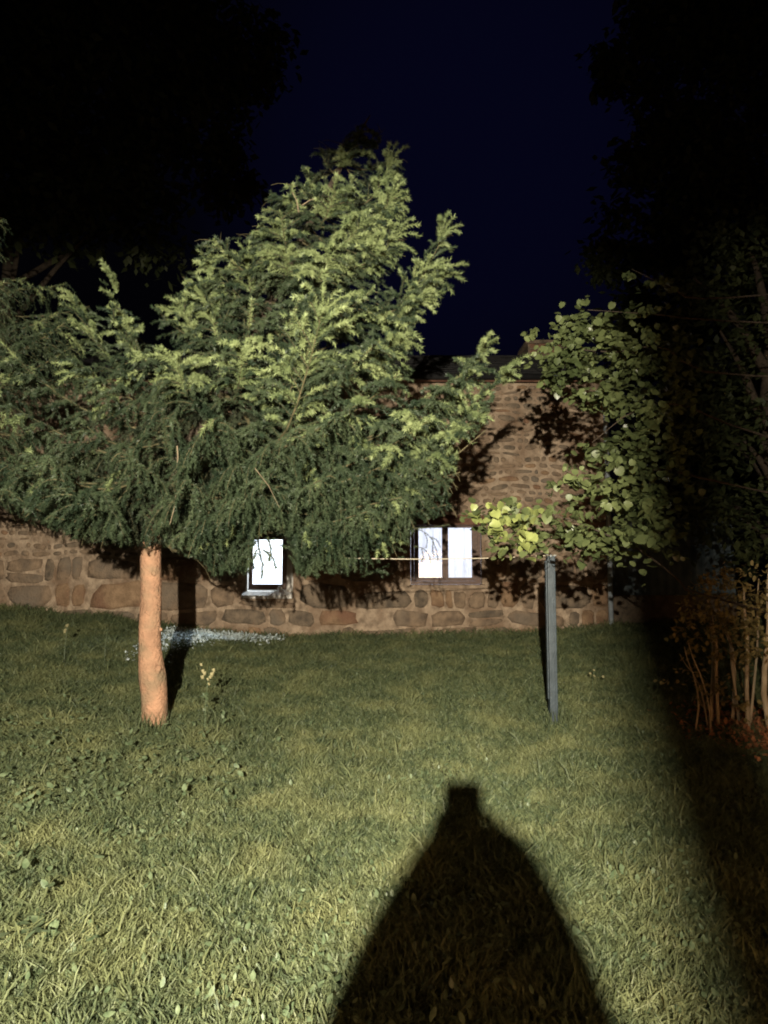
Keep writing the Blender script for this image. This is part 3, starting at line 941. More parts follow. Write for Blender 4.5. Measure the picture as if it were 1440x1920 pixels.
# characteristic boughs, from the top down: (start height on trunk, tip pixel + distance, lateral spread, droop, new growth, upturn)
for a in [
    (740, (900,690,5.2), .36, .5, .65, .4), (770, (820,722,4.9), .38, .5, .5, .3), (800, (905,772,5.2), .38, .5, .6, .3), (800, (800,785,4.8), .40, .55, .4, .2), (830, (900,808,5.3), .36, .5, .6, .3), (850, (830,850,5.0), .38, .6, .4, .1), (760, (740,700,4.8), .38, .5, .6, .2), (880, (820,900,5.2), .38, .6, .3, .1),
    (225, (692,214,5.85), .12, .1, .3, .3), (240, (722,240,5.7), .14, .1, .3, .3), (250, (662,246,5.7), .14, .2, .3, .3), (245, (700,262,5.6), .14, .2, .3, .1), (270, (640,264,5.6), .15, .2, .3, .2), (265, (728,268,5.8), .15, .2, .4, .2), (270,(680,285,5.6), .15,.3,.4,.1), (285,(618,280,5.9), .15,.3,.4,.1),
    (300, (716,232,5.8), .16, .1, .3, .1), (340, (765,296,5.5), .20, .1, .95, .9), (360, (772,370,5.4), .18, .3, .95, .5), (330, (598,268,5.7), .16, .2, .6, .3),
    (300, (650,275,5.5), .15, .2, .8, .3), (380, (560,330,5.5), .25, .2, .9, .3), (400, (512,352,5.5), .25, .3, .9, .4), (450, (490,415,5.4), .26, .3, .9, .3),
    (420, (640,345,5.2), .25, .3, .95, .3), (430, (700,420,5.1), .28, .3, .9, .3), (440, (770,452,5.4), .25, .2, .95, .4), (500, (876,436,5.5), .30, .1, .8, .8),
    (540, (868,518,5.5), .28, .3, .7, .3), (580, (818,572,5.4), .30, .3, .7, .2), (620, (778,645,5.0), .34, .3, .7, .1), (520, (640,480,4.9), .30, .5, .8, .2),
    (560, (700,540,4.9), .30, .5, .6, .1), (600, (450,446,5.4), .30, .2, .9, .7), (640, (372,462,5.6), .28, .2, .95, .6), (640, (350,520,5.5), .28, .3, .9, .5),
    (680, (312,552,5.5), .30, .3, .9, .4), (620, (560,560,4.8), .34, .5, .5, .2), (720, (636,568,4.3), .33, .25, 1.0, .8), (760, (610,610,4.4), .34, .5, 1.0, .4),
    (740, (465,655,4.4), .30, .5, .95, .1), (760, (322,672,4.7), .32, .6, .9, .1), (700, (780,600,5.2), .36, .4, .5, .1), (720, (720,640,4.6), .40, .6, .6, .1),
    (760, (940,658,5.4), .36, .35, .8, .6), (780, (984,698,5.4), .30, .35, .8, .4), (800, (930,745,5.3), .38, .55, .6, .2), (790, (860,700,5.0), .40, .6, .5, .2),
    (840, (868,825,5.2), .40, .6, .7, .1), (860, (862,885,5.3), .36, .9, .3, .0), (900, (845,945,5.3), .36, .9, .3, .0), (880, (720,870,4.8), .42, .9, .2, .0),
    (900, (760,930,5.0), .40, .9, .2, 0), (930, (865,968,6.0), .22, .3, .3, .1), (700, (180,508,6.0), .30, .2, .9, .8), (740, (120,560,6.0), .36, .3, .7, .5),
    (760, (205,590,5.6), .36, .3, .6, .2), (800, (120,690,5.3), .36, .5, .9, .1), (820, (0,640,5.7), .40, .5, .6, .1), (860, (20,760,5.5), .42, .6, .3, 0),
    (900, (-20,860,5.6), .42, .7, .2, 0), (920, (80,900,5.3), .42, .8, .2, 0), (940, (140,960,5.5), .40, .8, .2, 0), (960, (200,985,5.6), .36, .8, .2, 0),
    (900, (470,975,5.2), .40, .8, .2, 0), (930, (400,1000,5.5), .36, .8, .2, 0), (900, (575,1000,5.2), .42, .8, .3, 0), (900, (670,1000,5.2), .42, .8, .3, 0),
    (940, (720,1010,5.3), .40, .9, .3, 0), (950, (610,980,4.9), .42, .9, .2, 0), (900, (500,900,4.5), .42, 1.0, .2, 0), (900, (360,900,4.6), .42, 1.0, .2, 0),
    (880, (240,850,4.8), .42, .9, .3, 0), (820, (420,780,4.4), .40, 1.0, .3, 0), (840, (560,800,4.4), .42, 1.0, .3, 0), (840, (660,760,4.6), .42, .9, .3, 0),
    (860, (300,770,4.7), .42, 1.0, .3, 0), (900, (620,890,4.6), .42, 1.0, .15, 0), (660, (470,560,4.9), .36, .5, .6, .2), (700, (400,600,5.0), .36, .5, .5, .1),
    (720, (230,640,5.2), .40, .6, .5, .1), (930, (680,960,4.9), .42, .9, .2, 0), (960, (300,1000,5.6), .34, .8, .2, 0), (500, (540,470,5.0), .30, .4, .7, .2)]:
    bough(*a)
# fill: boughs all round the stem, shorter towards the top
for k in range(80):
    py = 300 + 670 * (round(k / 79 * 11) / 11 * .75 + k / 79 * .25) ** .85 + random.uniform(-15, 15)
    P0 = on_trunk(py)
    t = (py - 240) / 720
    R = (.25 + 2.15 * t) * random.uniform(.55, 1.0)
    az = k * 2.399 + random.uniform(-.3, .3)
    d = Vector((math.cos(az) * (1.25 if math.cos(az) > 0 else .95), math.sin(az) * .8, .05 - .15 * t + random.uniform(-.1, .1)))
    P1 = P0 + d * R
    if not inpoly(proj([P1[:]]), POLY)[0]:
        P1 = P0 + d * R * .7
    B.append((bough_pts(P0, P1, .10, .28, 10), .26 + .17 * t, .2 + .55 * t, .30 * (1 - t) + .12, .3))
main = spruce('spruce_tree', (TP[1].x, 6.25, 0), B, (trunk_c, trunk_r), POLY, 'large leaning spruce with bare salmon pink lower trunk before the house', M['bark'], 600)
# thin hanging twigs seen against the lit panes
for path in [[(482,1000,5.3),(486,1030,5.3),(492,1060,5.28),(490,1084,5.28)],[(500,1004,5.2),(508,1030,5.2),(505,1052,5.2)],[(492,1030,5.28),(510,1045,5.26),(518,1066,5.26)],
             [(482,1030,5.3),(474,1052,5.3),(476,1066,5.3)],[(776,990,5.6),(796,998,5.6),(812,1014,5.6),(820,1040,5.6),(821,1052,5.6)],[(776,1024,5.6),(792,1028,5.6),(804,1040,5.6),(807,1056,5.6)],[(796,998,5.6),(801,1012,5.6),(799,1028,5.6)],[(806,1008,5.6),(818,1012,5.6),(826,1026,5.6)],[(790,1027,5.6),(793,1042,5.6),(790,1054,5.6)],[(812,1014,5.6),(811,1030,5.6),(814,1044,5.6)],[(770,990,5.6),(800,990,5.55),(842,984,5.5)]]:
    pts = bez([at(*p) for p in path], 7)
    lw = path[0][0] < 600
    bm = bmesh.new(); tube(bm, pts, .0035 if lw else .0018, 4); br = bm_obj('branch', bm, M['twig'], main)
    V, T, K = needles_mesh([(pts[i][:], pts[i + 1][:], 0) for i in range(6)], 1100 if lw else 650, .030 if lw else .019, .008 if lw else .0045)
    tag(link('needles', raw_mesh('needles', V, T, K), [M['needle']], br), kind='stuff')
# knots and a stub on the bare trunk
for (px, py, rr) in ((278, 1150, .022), (296, 1255, .03), (271, 1320, .018), (288, 1075, .02), (301, 1180, .014)):
    p = at(px, py, 6.25 - .085)
    bm = bmesh.new(); bmesh.ops.create_icosphere(bm, subdivisions=3, radius=rr)
    for v in bm.verts: v.co = Vector((v.co.x * 1.1, v.co.y * .7, v.co.z * 1.3)) * (1 + .3 * noise.noise(v.co * 60)) + p
    bm_obj('knot', bm, M['bark'], main, True)
# dead twigs
for (a, b, r) in [((332,836,4.9),(330,886,4.9),.006), ((478,878,4.25),(524,952,4.25),.002), ((330,925,4.7),(318,985,4.75),.004), ((560,398,5.1),(548,360,5.1),.005), ((566,385,5.1),(590,372,5.1),.004)]:
    bm = bmesh.new(); p, q = at(*a), at(*b)
    mid = p.lerp(q, .5) + Vector((.01, 0, .012))
    tube(bm, [p, mid, q], [r, r * .8, r * .5], 5)
    bm_obj('dead_twig', bm, M['dead'], main)

# second spruce at the left edge
P2L = [(-80,380),(20,405),(60,440),(130,500),(160,560),(200,600),(260,640),(300,760),(280,860),(220,960),(120,1010),(40,985),(0,960),(-80,960)]
t2 = [Vector((-5.7, 7.6, .2)), Vector((-5.7, 7.6, 2)), Vector((-5.65, 7.6, 4.4)), Vector((-5.6, 7.6, 6.6))]
t2c = bez(t2, 20)
B2 = []
for k in range(80):
    t = (k + .5) / 80
    P0 = t2c[int(5 + 13 * t)]
    R = (3.3 * (1 - t ** 1.5) + .7) * random.uniform(.7, 1.05)
    az = -1.3 + 2.1 * ((k * .618) % 1)
    P1 = P0 + Vector((math.cos(az), math.sin(az), random.uniform(-.25, .05))) * R
    if not inpoly(proj([P1[:]]), P2L)[0] and proj([P1[:]])[0][0] > -60: P1 = P0.lerp(P1, .55)
    bp = bough_pts(P0, P1, .1, .1, 9)
    if proj([q[:] for q in bp])[:, 1].max() > 955: continue
    B2.append((bp, .42, .75, .35, .1))
spruce('spruce_tree', (-5.7, 7.6, 0), B2, (t2c, [.16 - .14 * i / 19 for i in range(20)]), P2L, 'dim second spruce at the left edge behind the lit one', M['dbark'], 300)

# ------------------------------------------------------------------ broadleaf trees
def leafy_tree(root, limbs, clusters, leafmat, size, kind='round', barkm=None, single=0, parts_mat=None, name='branch'):
    """limbs: polylines with radii; clusters: (centre, rx, ry, rz, n)"""
    for (pts, r) in limbs:
        bm = bmesh.new(); c = bez(pts, 12)
        tube(bm, c, [r * (1 - .8 * i / 11) for i in range(12)], 6, wob=.1)
        bm_obj(name, bm, barkm or M['dbark'], root, True)
    P = []
    for (c, rx, ry, rz, n) in clusters:
        # twiglets through the cluster with leaves strung along them
        nt = max(2, n // 9)
        for q in range(nt):
            o = Vector((random.gauss(0, .55) * rx, random.gauss(0, .55) * ry, random.gauss(0, .55) * rz))
            d = Vector((random.gauss(0, 1), random.gauss(0, 1), random.gauss(-.3, .5))).normalized() * .28
            for j in range(max(1, n // nt)):
                p = Vector(c) + o + d * random.random()
                P.append((p.x + random.gauss(0, .02), p.y + random.gauss(0, .02), p.z + random.gauss(0, .02)))
    return np.array(P)
rt = empty('hazel_tree', (5.2, 6.6, float(gz(5.2, 6.6))))
tag(rt, 'broadleaf tree reaching over the post and window from the right', 'tree')
trk = bez([Vector((5.2, 6.6, -.1)), Vector((5.15, 6.6, 1.2)), Vector((5.0, 6.5, 2.6)), Vector((4.8, 6.5, 4.2)), Vector((4.5, 6.6, 5.2))], 14)
bm = bmesh.new(); tube(bm, trk, [.13 - .1 * i / 13 for i in range(14)], 10, wob=.1); bm_obj('trunk', bm, M['dbark'], rt, True)
limbs = [
    ([trk[2], at(1330,1120,5.7), at(1272,1088,5.4), at(1215,1040,5.2), at(1120,995,5.0), at(1040,965,4.9), at(960,955,4.9), at(880,972,4.9)], .011),
    ([trk[5], at(1330,900,5.6), at(1240,880,5.3), at(1150,900,5.1), at(1060,905,5.0)], .011),
    ([trk[6], at(1380,800,5.7), at(1280,760,5.4), at(1190,770,5.2), at(1110,830,5.2)], .011),
    ([trk[8], at(1340,700,5.8), at(1240,650,5.6), at(1150,660,5.5), at(1040,650,5.5)], .011),
    ([trk[9], at(1330,600,5.8), at(1230,590,5.6), at(1090,580,5.6)], .011),
    ([trk[10], at(1330,560,5.8), at(1260,540,5.7), at(1185,505,5.6)], .011),
]
CL = []
def cl(px, py, d, rx, rz, n, ry=.25):
    k = d / F
    CL.append((at(px, py, d), rx * k, ry, rz * k, int(n * 2.0)))
for c in [(950,965,4.9,48,20,90),(905,980,4.9,22,14,18),(985,985,4.85,38,20,50),(1045,975,4.9,40,20,50),(1030,1015,4.9,30,14,28),(1090,1000,4.95,50,22,70),(1160,1000,5.05,60,28,120),
          (1180,940,5.1,55,45,200),(1130,905,5.1,50,30,90),(1075,895,5.1,40,22,36),(1200,870,5.2,50,50,150),(1120,860,5.2,40,20,36),(1170,820,5.2,45,20,50),(1080,835,5.3,34,20,24),
          (1220,780,5.2,35,28,70),(1190,745,5.3,30,18,36),(1140,720,5.4,45,25,60),(1090,680,5.5,55,28,90),(1160,650,5.5,60,40,150),(1060,640,5.5,40,20,50),(1100,610,5.55,45,24,90),
          (1085,578,5.6,22,10,14),(1200,700,5.5,45,40,90),(1200,590,5.6,35,9,16),(1240,570,5.7,30,14,16),(1195,510,5.6,18,16,12),(1230,525,5.7,28,12,10),(1050,705,5.5,30,14,20),(1010,660,5.5,26,12,26),(1060,740,5.5,24,14,26),(1030,625,5.6,26,10,20),(1100,740,5.4,30,14,26),(1060,690,5.5,40,20,50),
          (1160,765,5.3,25,15,20),(1215,1005,5.2,30,14,40),(1235,950,5.3,30,50,80),(1250,860,5.4,30,60,90),(1265,740,5.6,30,50,60),(1255,630,5.7,30,50,50),
          (1270,700,5.7,30,70,60)]:
    cl(*c)
P = leafy_tree(rt, limbs, CL, M['leaf'], .08)
pp = proj(P)
# keep the stretch of bare masonry and the window clear of stray leaves
clear = inpoly(pp, [(930,712),(1035,735),(1140,790),(1040,870),(1020,915),(890,925),(870,900)]) | ((pp[:, 0] < 905) & (pp[:, 1] > 990)) | (pp[:, 0] < 862) | ((pp[:, 0] < 985) & (pp[:, 1] < 900))
P = P[~clear]; pp = pp[~clear]
order = np.argsort(-(1 / P[:, 1]) * (pp[:, 0] < 1240) + (pp[:, 0] >= 1240) * 1)
order = order[np.argsort(pp[order, 0] > 1235, kind='stable')]
single, rest = order[:290], order[290:]
lt = []
LV, LT = leaf_template('round')
for mt in ('leaf', 'leafy', 'leaf'):
    V = LV.copy(); V[:, 2] += rng.normal(0, .03, len(V)); V *= .060
    me = raw_mesh('leaf', V, LT); me.materials.append(M[mt]); lt.append(me)
for i in single:
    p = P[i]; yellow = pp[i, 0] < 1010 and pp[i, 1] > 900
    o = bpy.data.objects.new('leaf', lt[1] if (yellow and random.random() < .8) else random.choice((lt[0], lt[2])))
    COL.objects.link(o); o.parent = rt
    o.location = Vector(p) - rt.location
    o.rotation_euler = (random.gauss(-.75, .5), random.gauss(0, .5), random.random() * 2 * PI)
    s = random.uniform(.6, 1.35); o.scale = (s, s, s)
V, T = scatter_leaves(P[rest], .032 + .036 * rng.random(len(rest)), droop=.6)
tag(link('leaves', raw_mesh('leaves', V, T), [M['leaf']], rt), kind='stuff')

# tall dark trees beyond
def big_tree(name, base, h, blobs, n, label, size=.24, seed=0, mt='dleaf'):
    root = empty(name, base); tag(root, label, 'tree')
    b = Vector(base)
    top = b + Vector((0, 0, h))
    tr = bez([b - Vector((0, 0, .3)), b + Vector((.1, 0, h * .3)), b + Vector((-.1, .1, h * .6)), top], 12)
    bm = bmesh.new(); tube(bm, tr, [.32 - .27 * i / 11 for i in range(12)], 10, wob=.15); bm_obj('trunk', bm, M['dbark'], root, True)
    Ps = []
    for i, (c, r) in enumerate(blobs):
        c = Vector(c)
        st = tr[min(11, max(2, int((c.z - b.z) / h * 9)))]
        bm = bmesh.new(); cc = bez([st, st.lerp(c, .5) + Vector((0, 0, .2)), c], 8)
        tube(bm, cc, [.09 - .075 * k / 7 for k in range(8)], 6); bm_obj('limb', bm, M['dbark'], root, True)
        m = int(n * r * r / sum(q[1] ** 2 for q in blobs))
        # sub clumps give an uneven outline
        sub = rng.standard_normal((26, 3)); sub = sub / np.linalg.norm(sub, axis=1)[:, None] * (r * (.45 + .6 * rng.random(26)))[:, None]
        q = sub[rng.integers(0, 26, m)] + rng.standard_normal((m, 3)) * r * .17
        Ps.append(q * [1, .8, .85] + np.array(c[:]))
    P = np.concatenate(Ps)
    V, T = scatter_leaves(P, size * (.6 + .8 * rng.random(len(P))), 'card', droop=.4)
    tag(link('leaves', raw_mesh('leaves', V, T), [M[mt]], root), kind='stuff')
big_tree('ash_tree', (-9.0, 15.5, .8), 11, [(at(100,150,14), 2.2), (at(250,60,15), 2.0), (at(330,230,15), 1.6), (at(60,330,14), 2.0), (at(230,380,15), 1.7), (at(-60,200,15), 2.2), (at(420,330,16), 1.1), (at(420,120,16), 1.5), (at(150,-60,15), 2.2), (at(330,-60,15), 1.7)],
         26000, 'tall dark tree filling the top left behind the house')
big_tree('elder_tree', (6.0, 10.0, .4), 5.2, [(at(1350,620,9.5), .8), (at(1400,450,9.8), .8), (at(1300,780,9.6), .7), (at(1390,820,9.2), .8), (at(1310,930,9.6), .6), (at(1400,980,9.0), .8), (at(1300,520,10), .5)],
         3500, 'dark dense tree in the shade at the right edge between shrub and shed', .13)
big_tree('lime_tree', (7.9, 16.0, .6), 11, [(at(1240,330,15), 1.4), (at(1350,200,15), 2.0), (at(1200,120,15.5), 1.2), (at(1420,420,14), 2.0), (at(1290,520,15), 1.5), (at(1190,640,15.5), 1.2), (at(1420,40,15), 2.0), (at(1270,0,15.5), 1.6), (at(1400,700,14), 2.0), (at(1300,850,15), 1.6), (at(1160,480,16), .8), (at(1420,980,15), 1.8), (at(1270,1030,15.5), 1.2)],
         34000, 'tall dark tree filling the top right behind the shed')

# shrub with pale stems at the right edge, red litter under it
sh = empty('shrub', (3.35, 6.1, float(gz(3.35, 6.1))))
tag(sh, 'rusty leaved shrub with pale bare stems at the right edge', 'shrub')
for i, (xb, yb, xt, yt, d, r) in enumerate([(1338,1262,1330,1160,6.2,.022),(1343,1255,1338,1180,6.1,.016),(1372,1240,1362,1190,6.2,.014),(1378,1250,1350,1150,6.25,.016),(1400,1290,1396,1150,6.0,.022),(1432,1290,1440,1120,5.9,.03),
                              (1310,1320,1290,1240,6.0,.010),(1330,1330,1300,1235,5.95,.010),(1316,1300,1285,1245,6.1,.008),(1412,1300,1420,1140,6.1,.015),(1460,1310,1470,1100,5.9,.025)]):
    a = at(xb, yb, d); b = at(xt, yt, d)
    g = Vector((a.x + .05 * (i % 3 - 1), a.y, float(gz(a.x, a.y)) - .03))
    bm = bmesh.new(); c = bez([g, a, a.lerp(b, .6) + Vector((.02, 0, 0)), b, b + (b - a) * .35], 10)
    tube(bm, c, [r * (1 - .6 * k / 9) for k in range(10)], 7, wob=.2)
    bm_obj('stem', bm, M['stem'], sh, True)
CL = []
for c in [(1330,1150,6.0,34,30,150),(1390,1130,6.0,50,40,200),(1420,1190,5.9,30,40,120),(1370,1210,6.0,26,24,60),(1310,1200,6.05,14,24,40),(1460,1120,5.9,50,60,160),(1300,1270,6.0,14,22,30),(1370,1290,6.0,40,16,60),(1340,1080,6.1,50,20,90)]: cl(*c)
P = leafy_tree(sh, [], CL, None, .05)
V, T = scatter_leaves(P, .035 + .03 * rng.random(len(P)), 'oval', droop=.5)
tag(link('leaves', raw_mesh('leaves', V, T), [M['bleaf']], sh), kind='stuff')
n = 2200
x = rng.normal(3.3, .26, n); y = rng.normal(6.0, .40, n)
P = np.stack([x, y, gz(x, y) + .02 + .05 * rng.random(n)], 1)
V, T = scatter_leaves(P, .03 + .035 * rng.random(n), 'oval', droop=0)
tag(link('leaf_litter', raw_mesh('leaf_litter', V, T), [M['litter']]), 'red brown fallen leaves under the shrub at the right edge', 'leaf litter', kind='stuff')

# ------------------------------------------------------------------ clothes line
pb = at(1038, 1362, 6.25)
post = empty('line_post', (pb.x, 6.25, float(gz(pb.x, 6.25))))
tag(post, 'slate blue metal clothes line post standing in the lawn', 'post')
pt = at(1038, 1041, 6.25)
bm = bmesh.new()
box(bm, pb.x - .036, pb.x + .036, 6.21, 6.29, -.1, pt.z - .01, .006)
bm_obj('shaft', bm, M['post'], post)
bm = bmesh.new()
box(bm, pb.x - .05, pb.x - .038, 6.225, 6.275, .28, pt.z - .05, .003)
box(bm, pb.x + .012, pb.x + .02, 6.198, 6.208, .1, pt.z - .05, .002)
bm_obj('rib', bm, M['post'], post)
bm = bmesh.new()
box(bm, pb.x - .042, pb.x + .042, 6.2, 6.3, pt.z - .009, pt.z + .006, .003)
bm_obj('cap', bm, M['pipe'], post)
bm = bmesh.new(); tube(bm, [(pb.x - .02, 6.2, pt.z - .02), (pb.x - .02, 6.15, pt.z - .02), (pb.x - .02, 6.14, pt.z + .01)], .005, 6)
bm_obj('hook', bm, M['pipe'], post, True)
a = Vector((pb.x + .045, 6.19, pt.z + .002)); b = at(640, 1046, 5.5)
bm = bmesh.new()
pts = []
for i in range(40):
    t = i / 39; p = a.lerp(b, t); p.z -= .022 * 4 * t * (1 - t) * (1 if t < 1 else 0); pts.append(p)
tube(bm, pts, .0042, 6)
tag(bm_obj('clothes_line', bm, M['cord'], None, True), 'thin pale clothes line strung from the blue post into the spruce boughs', 'clothes line')

# ------------------------------------------------------------------ plants in the lawn
def stalk_plant(name, px, py_b, d, h, label, cat, nl=8, flowers=0, lsize=.05, group=None, lean=.03, fm=None):
    b = at(px, py_b, d); gzv = float(gz(b.x, d))
    root = empty(name, (b.x, d, gzv)); tag(root, label, cat, group)
    base = Vector((b.x, d, gzv - .02)); top = base + Vector((lean, 0, h))
    c = bez([base, base.lerp(top, .5) + Vector((-lean * .5, .01, 0)), top], 8)
    bm = bmesh.new(); tube(bm, c, [.004 - .0022 * k / 7 for k in range(8)], 5); bm_obj('stem', bm, M['weed'], root)
    if nl:
        P = np.array([c[int(random.random() ** 1.6 * 6)][:] for _ in range(nl)])
        V, T = scatter_leaves(P, lsize * (.7 + .6 * rng.random(nl)), 'oval', droop=-.1)
        link('leaves', raw_mesh('leaves', V, T), [M['weed']], root)
    for _ in range(flowers):
        bm = bmesh.new(); bmesh.ops.create_icosphere(bm, subdivisions=2, radius=random.uniform(.012, .021))
        o = top + Vector((random.gauss(0, .035), random.gauss(0, .02), random.uniform(-.16, .02)))
        for v in bm.verts: v.co = v.co * (1 + .5 * noise.noise(v.co * 90)) + o
        bm_obj('flower', bm, fm or M['flower'], root)
    return root
stalk_plant('flowering_weed', 384, 1372, 6.0, .62, 'tall yellow flowered weed just right of the spruce trunk', 'weed', 16, 9, .06)
stalk_plant('seed_stalk', 1112, 1296, 7.5, .34, 'pale curled seed stalk standing right of the blue post', 'weed', 0, 4, .03)
stalk_plant('seed_stalk', 120, 1240, 8.6, .52, 'pale seed stalk in the shade left of the spruce trunk', 'weed', 4, 3, .04)
stalk_plant('seed_stalk', 196, 1235, 8.8, .5, 'thin bare stalk close beside the left wall end', 'weed', 2, 0, .03)
def leafy_weed(px, py, d, r, n, label, ls=.09, h=.14):
    b = at(px, py, d); g = float(gz(b.x, d))
    root = empty('leafy_weed', (b.x, d, g)); tag(root, label, 'weed')
    for k in range(n):
        a = 2 * PI * k / n + random.random() * .6
        LV, LT = leaf_template('oval')
        V = LV * ls * random.uniform(.7, 1.3)
        Mx = Matrix.Rotation(a, 3, 'Z') @ Matrix.Rotation(random.uniform(.1, .9), 3, 'X')
        R = np.array(Mx)
        V = V @ R.T + np.array([b.x + math.cos(a) * r * random.random(), d + math.sin(a) * r * random.random(), g + random.uniform(.02, h)])
        link('leaf', raw_mesh('leaf', V, LT), [M['weed']], root)
leafy_weed(60, 1740, 2.75, .10, 14, 'broad leaved weed at the bottom left of the lawn', .07, .08)
leafy_weed(1140, 1610, 3.2, .08, 9, 'small bright weed right of the shadow head', .05, .06)

# low plants along the wall foot, window light spill put into their pale colour
n = 6500
x = rng.uniform(at(318, 1200, 11.2).x, at(530, 1200, 11.2).x, n); y = HY - .10 - np.abs(rng.normal(0, .25, n)) - np.abs(rng.normal(0, .95, n)) * np.clip((at(450, 1200, 11.2).x - x) / 1.0, .12, 1)
k = rng.random(n) < np.clip(1.25 - (x - x.min()) / (x.max() - x.min()), .25, 1)
x, y = x[k], y[k]
P = np.stack([x, y, gz(x, y) + .02 + .10 * rng.random(len(x))], 1)
V, T = scatter_leaves(P, .025 + .035 * rng.random(len(x)), 'oval', droop=-.3)
tag(link('spill_ground_cover', raw_mesh('spill_cover', V, T), [M['spill']]), 'low plants at the foot of the wall, coloured pale as light spill from the small window', 'plants', kind='stuff')

# ------------------------------------------------------------------ behind the camera: rear wall, porch, lamp, photographer
bm = bmesh.new(); box(bm, -5, 5, -2.35, -2.12, -.2, 3.4)
tag(bm_obj('rendered_wall', bm, M['wallrear']), 'rendered wall behind the photographer carrying the lamp', 'wall')
rw = empty('rear_fill_window', (1.7, -2.1, 1.0)); tag(rw, 'added warm fill light framed as a window in the rendered wall behind the photographer', 'window')  # unseen glowing panel added as warm fill for the shadow and shrub
bm = bmesh.new(); box(bm, 1.2, 2.2, -2.112, -2.10, .95, 2.05); bm_obj('pane', bm, M['warmfill'], rw)
for (a, b, c, d) in ((1.12, 1.198, .87, 2.13), (2.202, 2.28, .87, 2.13)):
    bm = bmesh.new(); box(bm, a, b, -2.115, -2.07, c, d, .004); bm_obj('frame', bm, M['wood'], rw)
for (c, d) in ((.87, .948), (2.052, 2.13)):
    bm = bmesh.new(); box(bm, 1.2, 2.2, -2.115, -2.072, c, d, .004); bm_obj('frame', bm, M['wood'], rw)
porch = empty('porch', (0, -1.6, 0)); tag(porch, 'small timber porch roof on a slim post behind the photographer', 'porch')
bm = bmesh.new(); box(bm, -3.2, 1.6, -2.115, -1.2, 2.505, 2.56)
bm_obj('porch_roof', bm, M['wood'], porch)
ex = LAMP.x + .322 * .42
bm = bmesh.new(); box(bm, ex, ex + .052, -1.61, -1.55, -.1, 2.5, .004)
bm_obj('porch_post', bm, M['wood'], porch)
wlp = empty('wall_lamp', (LAMP.x, -2.1, 2.21)); tag(wlp, 'wall lamp lit above the photographer shoulder', 'lamp')
bm = bmesh.new(); box(bm, LAMP.x - .06, LAMP.x + .06, -2.115, -2.06, 2.13, 2.29, .006)
bm_obj('housing', bm, M['metal'], wlp)
bm = bmesh.new(); box(bm, LAMP.x - .05, LAMP.x + .05, -2.058, -2.05, 2.14, 2.28)
bm_obj('lamp_glass', bm, M['bulb'], wlp)

def skin(name, verts, edges, radii, material, parent, sub=2):
    me = bpy.data.meshes.new(name); me.from_pydata(verts, edges, []); me.materials.append(material)
    o = bpy.data.objects.new(name, me); COL.objects.link(o); o.parent = parent
    o.location = -Vector(parent.location)
    o.modifiers.new('Skin', 'SKIN')
    me.skin_vertices[0].data[0].use_root = True
    for i, r in enumerate(radii):
        r = r if hasattr(r, '__len__') else (r, r)
        me.skin_vertices[0].data[i].radius = r
    s = o.modifiers.new('Sub', 'SUBSURF'); s.levels = s.render_levels = sub
    return o
PX = -.078
per = empty('person', (PX, -.45, 0))
tag(per, 'person in dark hooded jacket holding up a phone to photograph the house', 'person')
def body_graph(r=1.0):
    v, e, R = [], [], []
    def add(p, rr, par=None):
        v.append(p); R.append(rr)
        if par is not None: e.append((par, len(v) - 1))
        return len(v) - 1
    return v, e, R, add
v, e, R, add = body_graph()
y = -.45
pel = add((PX, y, .88), (.14, .10)); ws = add((PX, y, 1.02), (.12, .09), pel); ch = add((PX, y, 1.2), (.135, .10), ws); nk0 = add((PX, y, 1.34), (.07, .06), ch)
nk = add((PX, y + .01, 1.40), .048, nk0); hd = add((PX, y + .03, 1.47), (.062, .075), nk); hd2 = add((PX, y + .035, 1.535), (.068, .082), hd); add((PX, y + .03, 1.575), (.045, .055), hd2)
for s in (-1, 1):
    hip = add((PX + s * .09, y, .82), .085, pel); kn = add((PX + s * .11, y + .02, .46), .055, hip); an = add((PX + s * .12, y - .01, .09), .038, kn)
    add((PX + s * .13, y + .13, .035), .032, an)
    sh_ = add((PX + s * .15, y, 1.31), .055, nk0); el = add((PX + s * .20, y + .10, 1.10), .042, sh_)
    wr = add((PX * .45 + s * .085 - .01, y + .33, 1.385), .026, el)
    pm = add((-.033 + s * .050, -.075, 1.45), (.030, .014), wr)
    for q in range(4):                              # fingers curl round the phone's edge
        z0 = 1.432 + q * .019
        k1 = add((-.033 + s * .056, -.045, z0 + .004), .0085, pm)
        k2 = add((-.033 + s * .050, -.016 + .001 * q, z0 + .008), .0075, k1)
        add((-.033 + s * (.036 - .003 * (q % 2)), -.0085 if q < 3 else -.010, z0 + .010), .0068, k2)
    t1 = add((-.033 + s * .040, -.060, 1.415), .010, pm); add((-.033 + s * .018, -.040, 1.435), .008, t1)
skin('body', v, e, R, M['skin'], per)
v, e, R, add = body_graph()
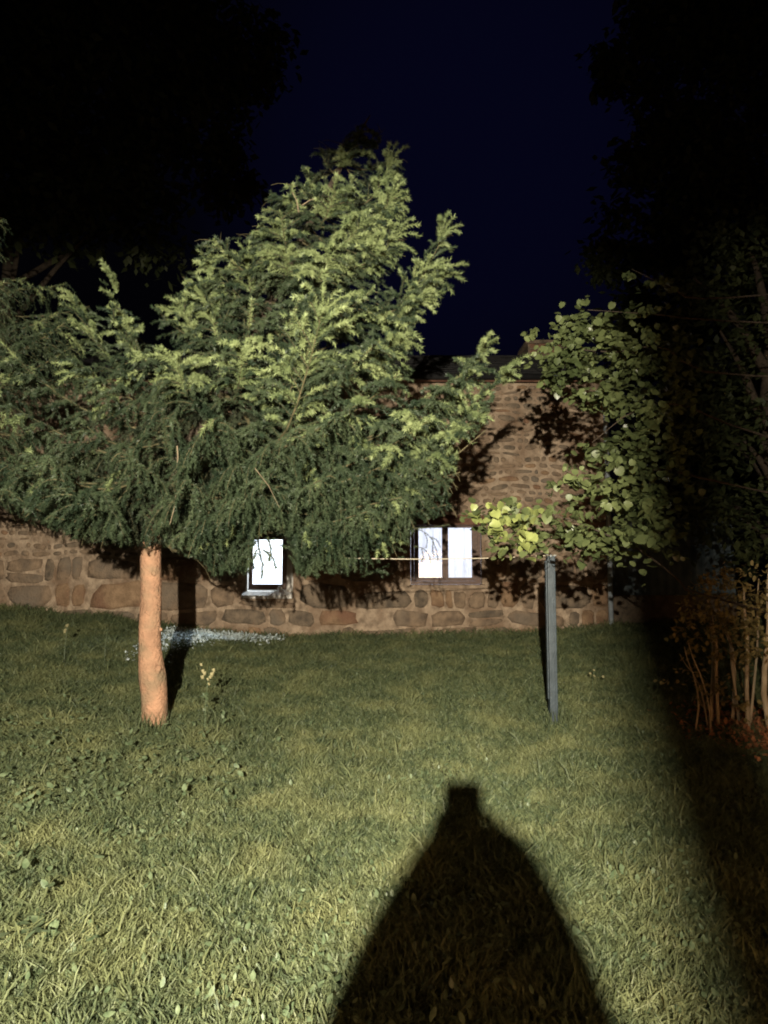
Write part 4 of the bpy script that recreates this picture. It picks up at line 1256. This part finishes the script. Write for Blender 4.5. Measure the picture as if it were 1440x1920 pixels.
pel = add((PX, y, .80), (.20, .14)); ws = add((PX, y, 1.0), (.18, .125), pel); ch = add((PX, y, 1.2), (.20, .13), ws); nk0 = add((PX, y, 1.335), (.17, .09), ch)
h1 = add((PX, y - .01, 1.40), (.195, .10), nk0); h2 = add((PX, y - .01, 1.475), (.172, .11), h1); h3 = add((PX + .005, y - .01, 1.545), (.132, .10), h2); h4 = add((PX + .005, y - .015, 1.605), (.096, .07), h3); add((PX + .005, y - .02, 1.652), (.062, .04), h4)
for s in (-1, 1):
    sh_ = add((PX + s * .16, y, 1.30), .075, nk0); el = add((PX + s * .205, y + .10, 1.10), .06, sh_)
    add((PX * .5 + s * .10 - .01, y + .30, 1.325), .04, el)
skin('hooded_jacket', v, e, R, M['cloth'], per)
v, e, R, add = body_graph()
pel = add((PX, y, .86), (.155, .12))
for s in (-1, 1):
    hip = add((PX + s * .09, y, .78), .10, pel); kn = add((PX + s * .11, y + .02, .46), .075, hip); add((PX + s * .12, y - .01, .12), .06, kn)
skin('trousers', v, e, R, M['trouser'], per)
for s in (-1, 1):
    bm = bmesh.new(); box(bm, PX + s * .13 - .05, PX + s * .13 + .05, y - .08, y + .19, 0, .10, .03)
    bm_obj('shoe', bm, M['cloth'], per, True)
bm = bmesh.new()
out = []
for cx_, cz_, a0 in ((.0035 - .016, 1.562 - .018, 0), (-.0745 + .016, 1.562 - .018, 90), (-.0745 + .016, 1.40 + .018, 180), (.0035 - .016, 1.40 + .018, 270)):
    for q in range(6):
        a = math.radians(a0 + 18 * q); out.append((cx_ + .018 * math.cos(a), cz_ + .018 * math.sin(a)))
A = [bm.verts.new((x_, -.016, z_)) for x_, z_ in out]; Bv = [bm.verts.new((x_, -.007, z_)) for x_, z_ in out]
bm.faces.new(A); bm.faces.new(Bv[::-1])
for q in range(len(out)): bm.faces.new((A[q], Bv[q], Bv[(q + 1) % len(out)], A[(q + 1) % len(out)]))
tag(bm_obj('phone', bm, M['phone']), 'black phone held upright in both hands of the photographer', 'phone')
print('spruce tris', NTRI[0], 'stones', nparts, len(stones))
